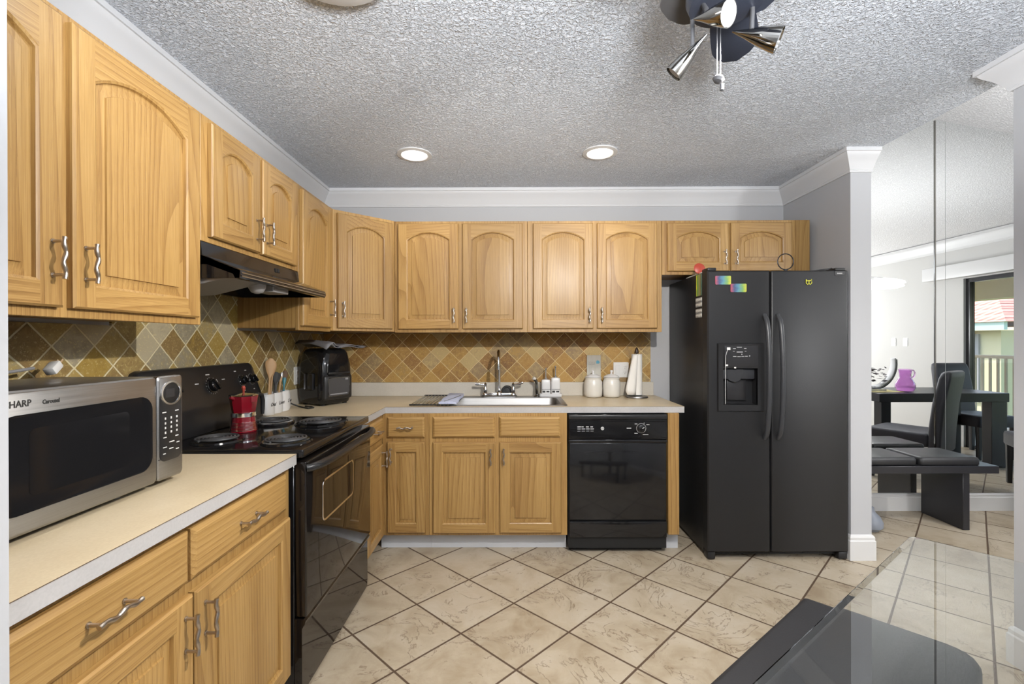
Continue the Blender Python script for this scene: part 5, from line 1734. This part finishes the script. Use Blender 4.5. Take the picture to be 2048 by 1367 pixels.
# what the mirror shows: table, chairs, vase (they stand right of the photo's frame)
mv = lambda y: 2 * YM - y
TZ = .775
ty0, ty1 = mv(5.36), mv(4.735)
r = thing('dining_table', 'black dining table with thick apron, seen in the mirror', 'table', (4.46, (ty0 + ty1) / 2, 0))
b = bm_new(); box(b, 3.78, 5.12, ty0, ty1, TZ - .090, TZ, .004, 1)
obj('tabletop', b, M['blackwood'], r)
for x0, x1 in ((3.815, 3.915), (4.955, 5.115)):
    for y0, y1 in ((ty0 + .02, ty0 + .12), (ty1 - .12, ty1 - .02)):
        b = bm_new(); box(b, x0, x1, y0, y1, .0008, TZ - .0905, .003, 1)
        obj('leg', b, M['blackwood'], r)
def parsons_chair(loc, rz, lab):
    q = thing('dining_chair', lab, 'chair', loc, rz, 'charcoal velvet dining chairs', local=True)
    bm = bm_new()
    L = lambda w, d, z, oy, rad=.03: [(x, y + oy, z) for x, y in rrect(w, d, rad, 5)]
    loft(bm, [L(.44, .46, .36, .02), L(.45, .47, .37, .02), L(.45, .47, .455, .02), L(.44, .46, .475, .02), L(.40, .42, .482, .02)])
    obj('seat', bm, M['velvet'], q, angle=60)
    bm = bm_new()
    loft(bm, [L(.43, .07, .30, -.245), L(.44, .09, .32, -.245), L(.44, .095, .50, -.25), L(.43, .09, .75, -.275), L(.415, .085, .98, -.315), L(.40, .07, 1.03, -.325), L(.36, .04, 1.045, -.327, .018)])
    obj('backrest', bm, M['velvet'], q, angle=60)
    for x, y in ((-.19, -.235), (.19, -.235), (-.19, .22), (.19, .22)):
        bm = bm_new(); loft(bm, [[(x + a, y + c, z) for a, c in rrect(s, s, .003, 2)] for z, s in ((.0008, .034), (.359 if y > 0 else .299, .044))])
        obj('leg', bm, M['blackwood'], q)
    return q
def place_virtual(x, yv, facing):      # facing: direction in the mirror image, degrees
    a = -facing                         # mirrored
    return (x, mv(yv), 0), R(a) - PI / 2
l_, z_ = place_virtual(3.80, 4.42, 122)
ch = parsons_chair(l_, z_, 'charcoal velvet dining chair nearest the mirror seam, back turned to the viewer')
l_, z_ = place_virtual(5.342, 5.30, -90)
dup(ch, l_, z_, 'charcoal velvet dining chair whose back shows behind the black table')
l_, z_ = place_virtual(4.66, 3.98, 60)
dup(ch, l_, z_, 'charcoal velvet dining chair at the far right edge of the mirror')
# vase and ornaments on the table
b = bm_new()
vx, vy = 4.185, mv(4.90)
vp = [(.040, .0), (.070, .008), (.088, .045), (.086, .085), (.066, .125), (.052, .150), (.050, .185), (.058, .232), (.064, .240)]
lathe(b, vp + [(.060, .240), (.047, .185), (.049, .150), (.062, .122), (.082, .085), (.083, .045), (.066, .012), (.002, .010)], (vx, vy, TZ + .0008), 32)
r = single('glass_pitcher', b, M['purple'], 'purple crackle glass pitcher on the black table, seen in the mirror', 'pitcher', base=(vx, vy, TZ + .0006), angle=60)
b = bm_new(); tube(b, [(.058, 0, .225), (.090, 0, .228), (.104, 0, .200), (.096, 0, .165), (.066, 0, .142)], .007, 8)
h_ = obj('handle', b, M['purple'], r)
b = bm_new(); box(b, 3.80, 4.13, mv(5.10), mv(4.84), TZ + .0005, TZ + .0045, .001, 1)
single('table_mat', b, M['straw'], 'yellow straw mat lying on the black table', 'table mat')
cx_, cy_2, rr_ = 3.86, mv(4.94), .235
r = thing('ring_sculpture', 'white crescent ring sculpture with dark leaves on the straw mat', 'sculpture', (cx_, cy_2, TZ + .0050))
b = bm_new()
arc = []
for i in range(25):
    a = R(-95 + 105 * i / 24)
    arc.append((cx_ + rr_ * math.cos(a), cy_2, TZ + .0050 + rr_ + .040 + rr_ * 1.15 * math.sin(a) + .030))
tube(b, arc, [.034 - .010 * abs(i - 12) / 12 for i in range(25)], 12)
prism(b, [(cx_ + x, cy_2 + y) for x, y in rrect(.24, .12, .02, 4)], TZ + .0050, TZ + .030)
obj('crescent', b, M['white_c'], r)
b = bm_new(); tube(b, [(p[0] + .012, p[1] + .030, p[2] - .012) for p in arc], .005, 6)
obj('wire', b, M['ink'], r)
b = bm_new()
random.seed(3)
for k in range(46):
    t = Matrix.Translation((cx_ - .02 + random.uniform(-.09, .14), cy_2 + random.uniform(-.06, .06), TZ + .10 + random.uniform(.0, .16))) @ Matrix.Rotation(random.uniform(0, 6), 4, 'Z') @ Matrix.Rotation(random.uniform(-1, 1), 4, 'X')
    loft(b, [[(-.03, 0, z), (0, -.014, z), (.03, 0, z + .006), (0, .014, z)] for z in (0, .0012)], T=t)
obj('leaves', b, M['leaf'], r, smooth=False)
# wall plates on the outer wall
for k, (yv, lab) in enumerate(((6.72, 'white switch plate on the outer wall, left one beside the sculpture'), (6.52, 'white switch plate on the outer wall, right one above the sculpture'))):
    T = text_T((XE - .0003, mv(yv), 1.30), (0, 1, 0), (-1, 0, 0))
    bm = bm_new(); prism(bm, rrect(.075, .12, .006, 3), 0, .006, T=T)
    single('switch_plate', bm, M['white_p'], lab, 'switch plate', 'switch plates on the outer wall', base=(XE - .003, mv(yv), 1.24))
# chandelier
r = thing('pendant_lamp', 'white glass pendant lamp over the dining table, seen in the mirror', 'lamp', (3.60, mv(4.85), VZ(3.6) - .002))
px, py = 3.60, mv(4.85)
b = bm_new(); lathe(b, [(.06, VZ(3.6) - .012), (.055, VZ(3.6) - .035), (.010, VZ(3.6) - .045), (.008, 1.98), (.03, 1.96), (.03, 1.90), (.004, 1.88)], (px, py, 0), 20)
obj('stem', b, M['chrome'], r)
for k, (dx, dy) in enumerate(((.29, .02), (-.29, 0), (.08, .28), (0, -.29))):
    b = bm_new(); tube(b, [(px, py, 1.93), (px + dx * .6, py + dy * .6, 1.97), (px + dx, py + dy, 1.945)], .006, 8)
    a_ = obj('arm', b, M['chrome'], r)
    b = bm_new(); lathe(b, [(.020, 1.945), (.10, 1.930), (.17, 1.905), (.180, 1.885), (.13, 1.868), (.002, 1.862)], (px + dx, py + dy, 0), 28)
    obj('shade', b, M['shade'], a_)
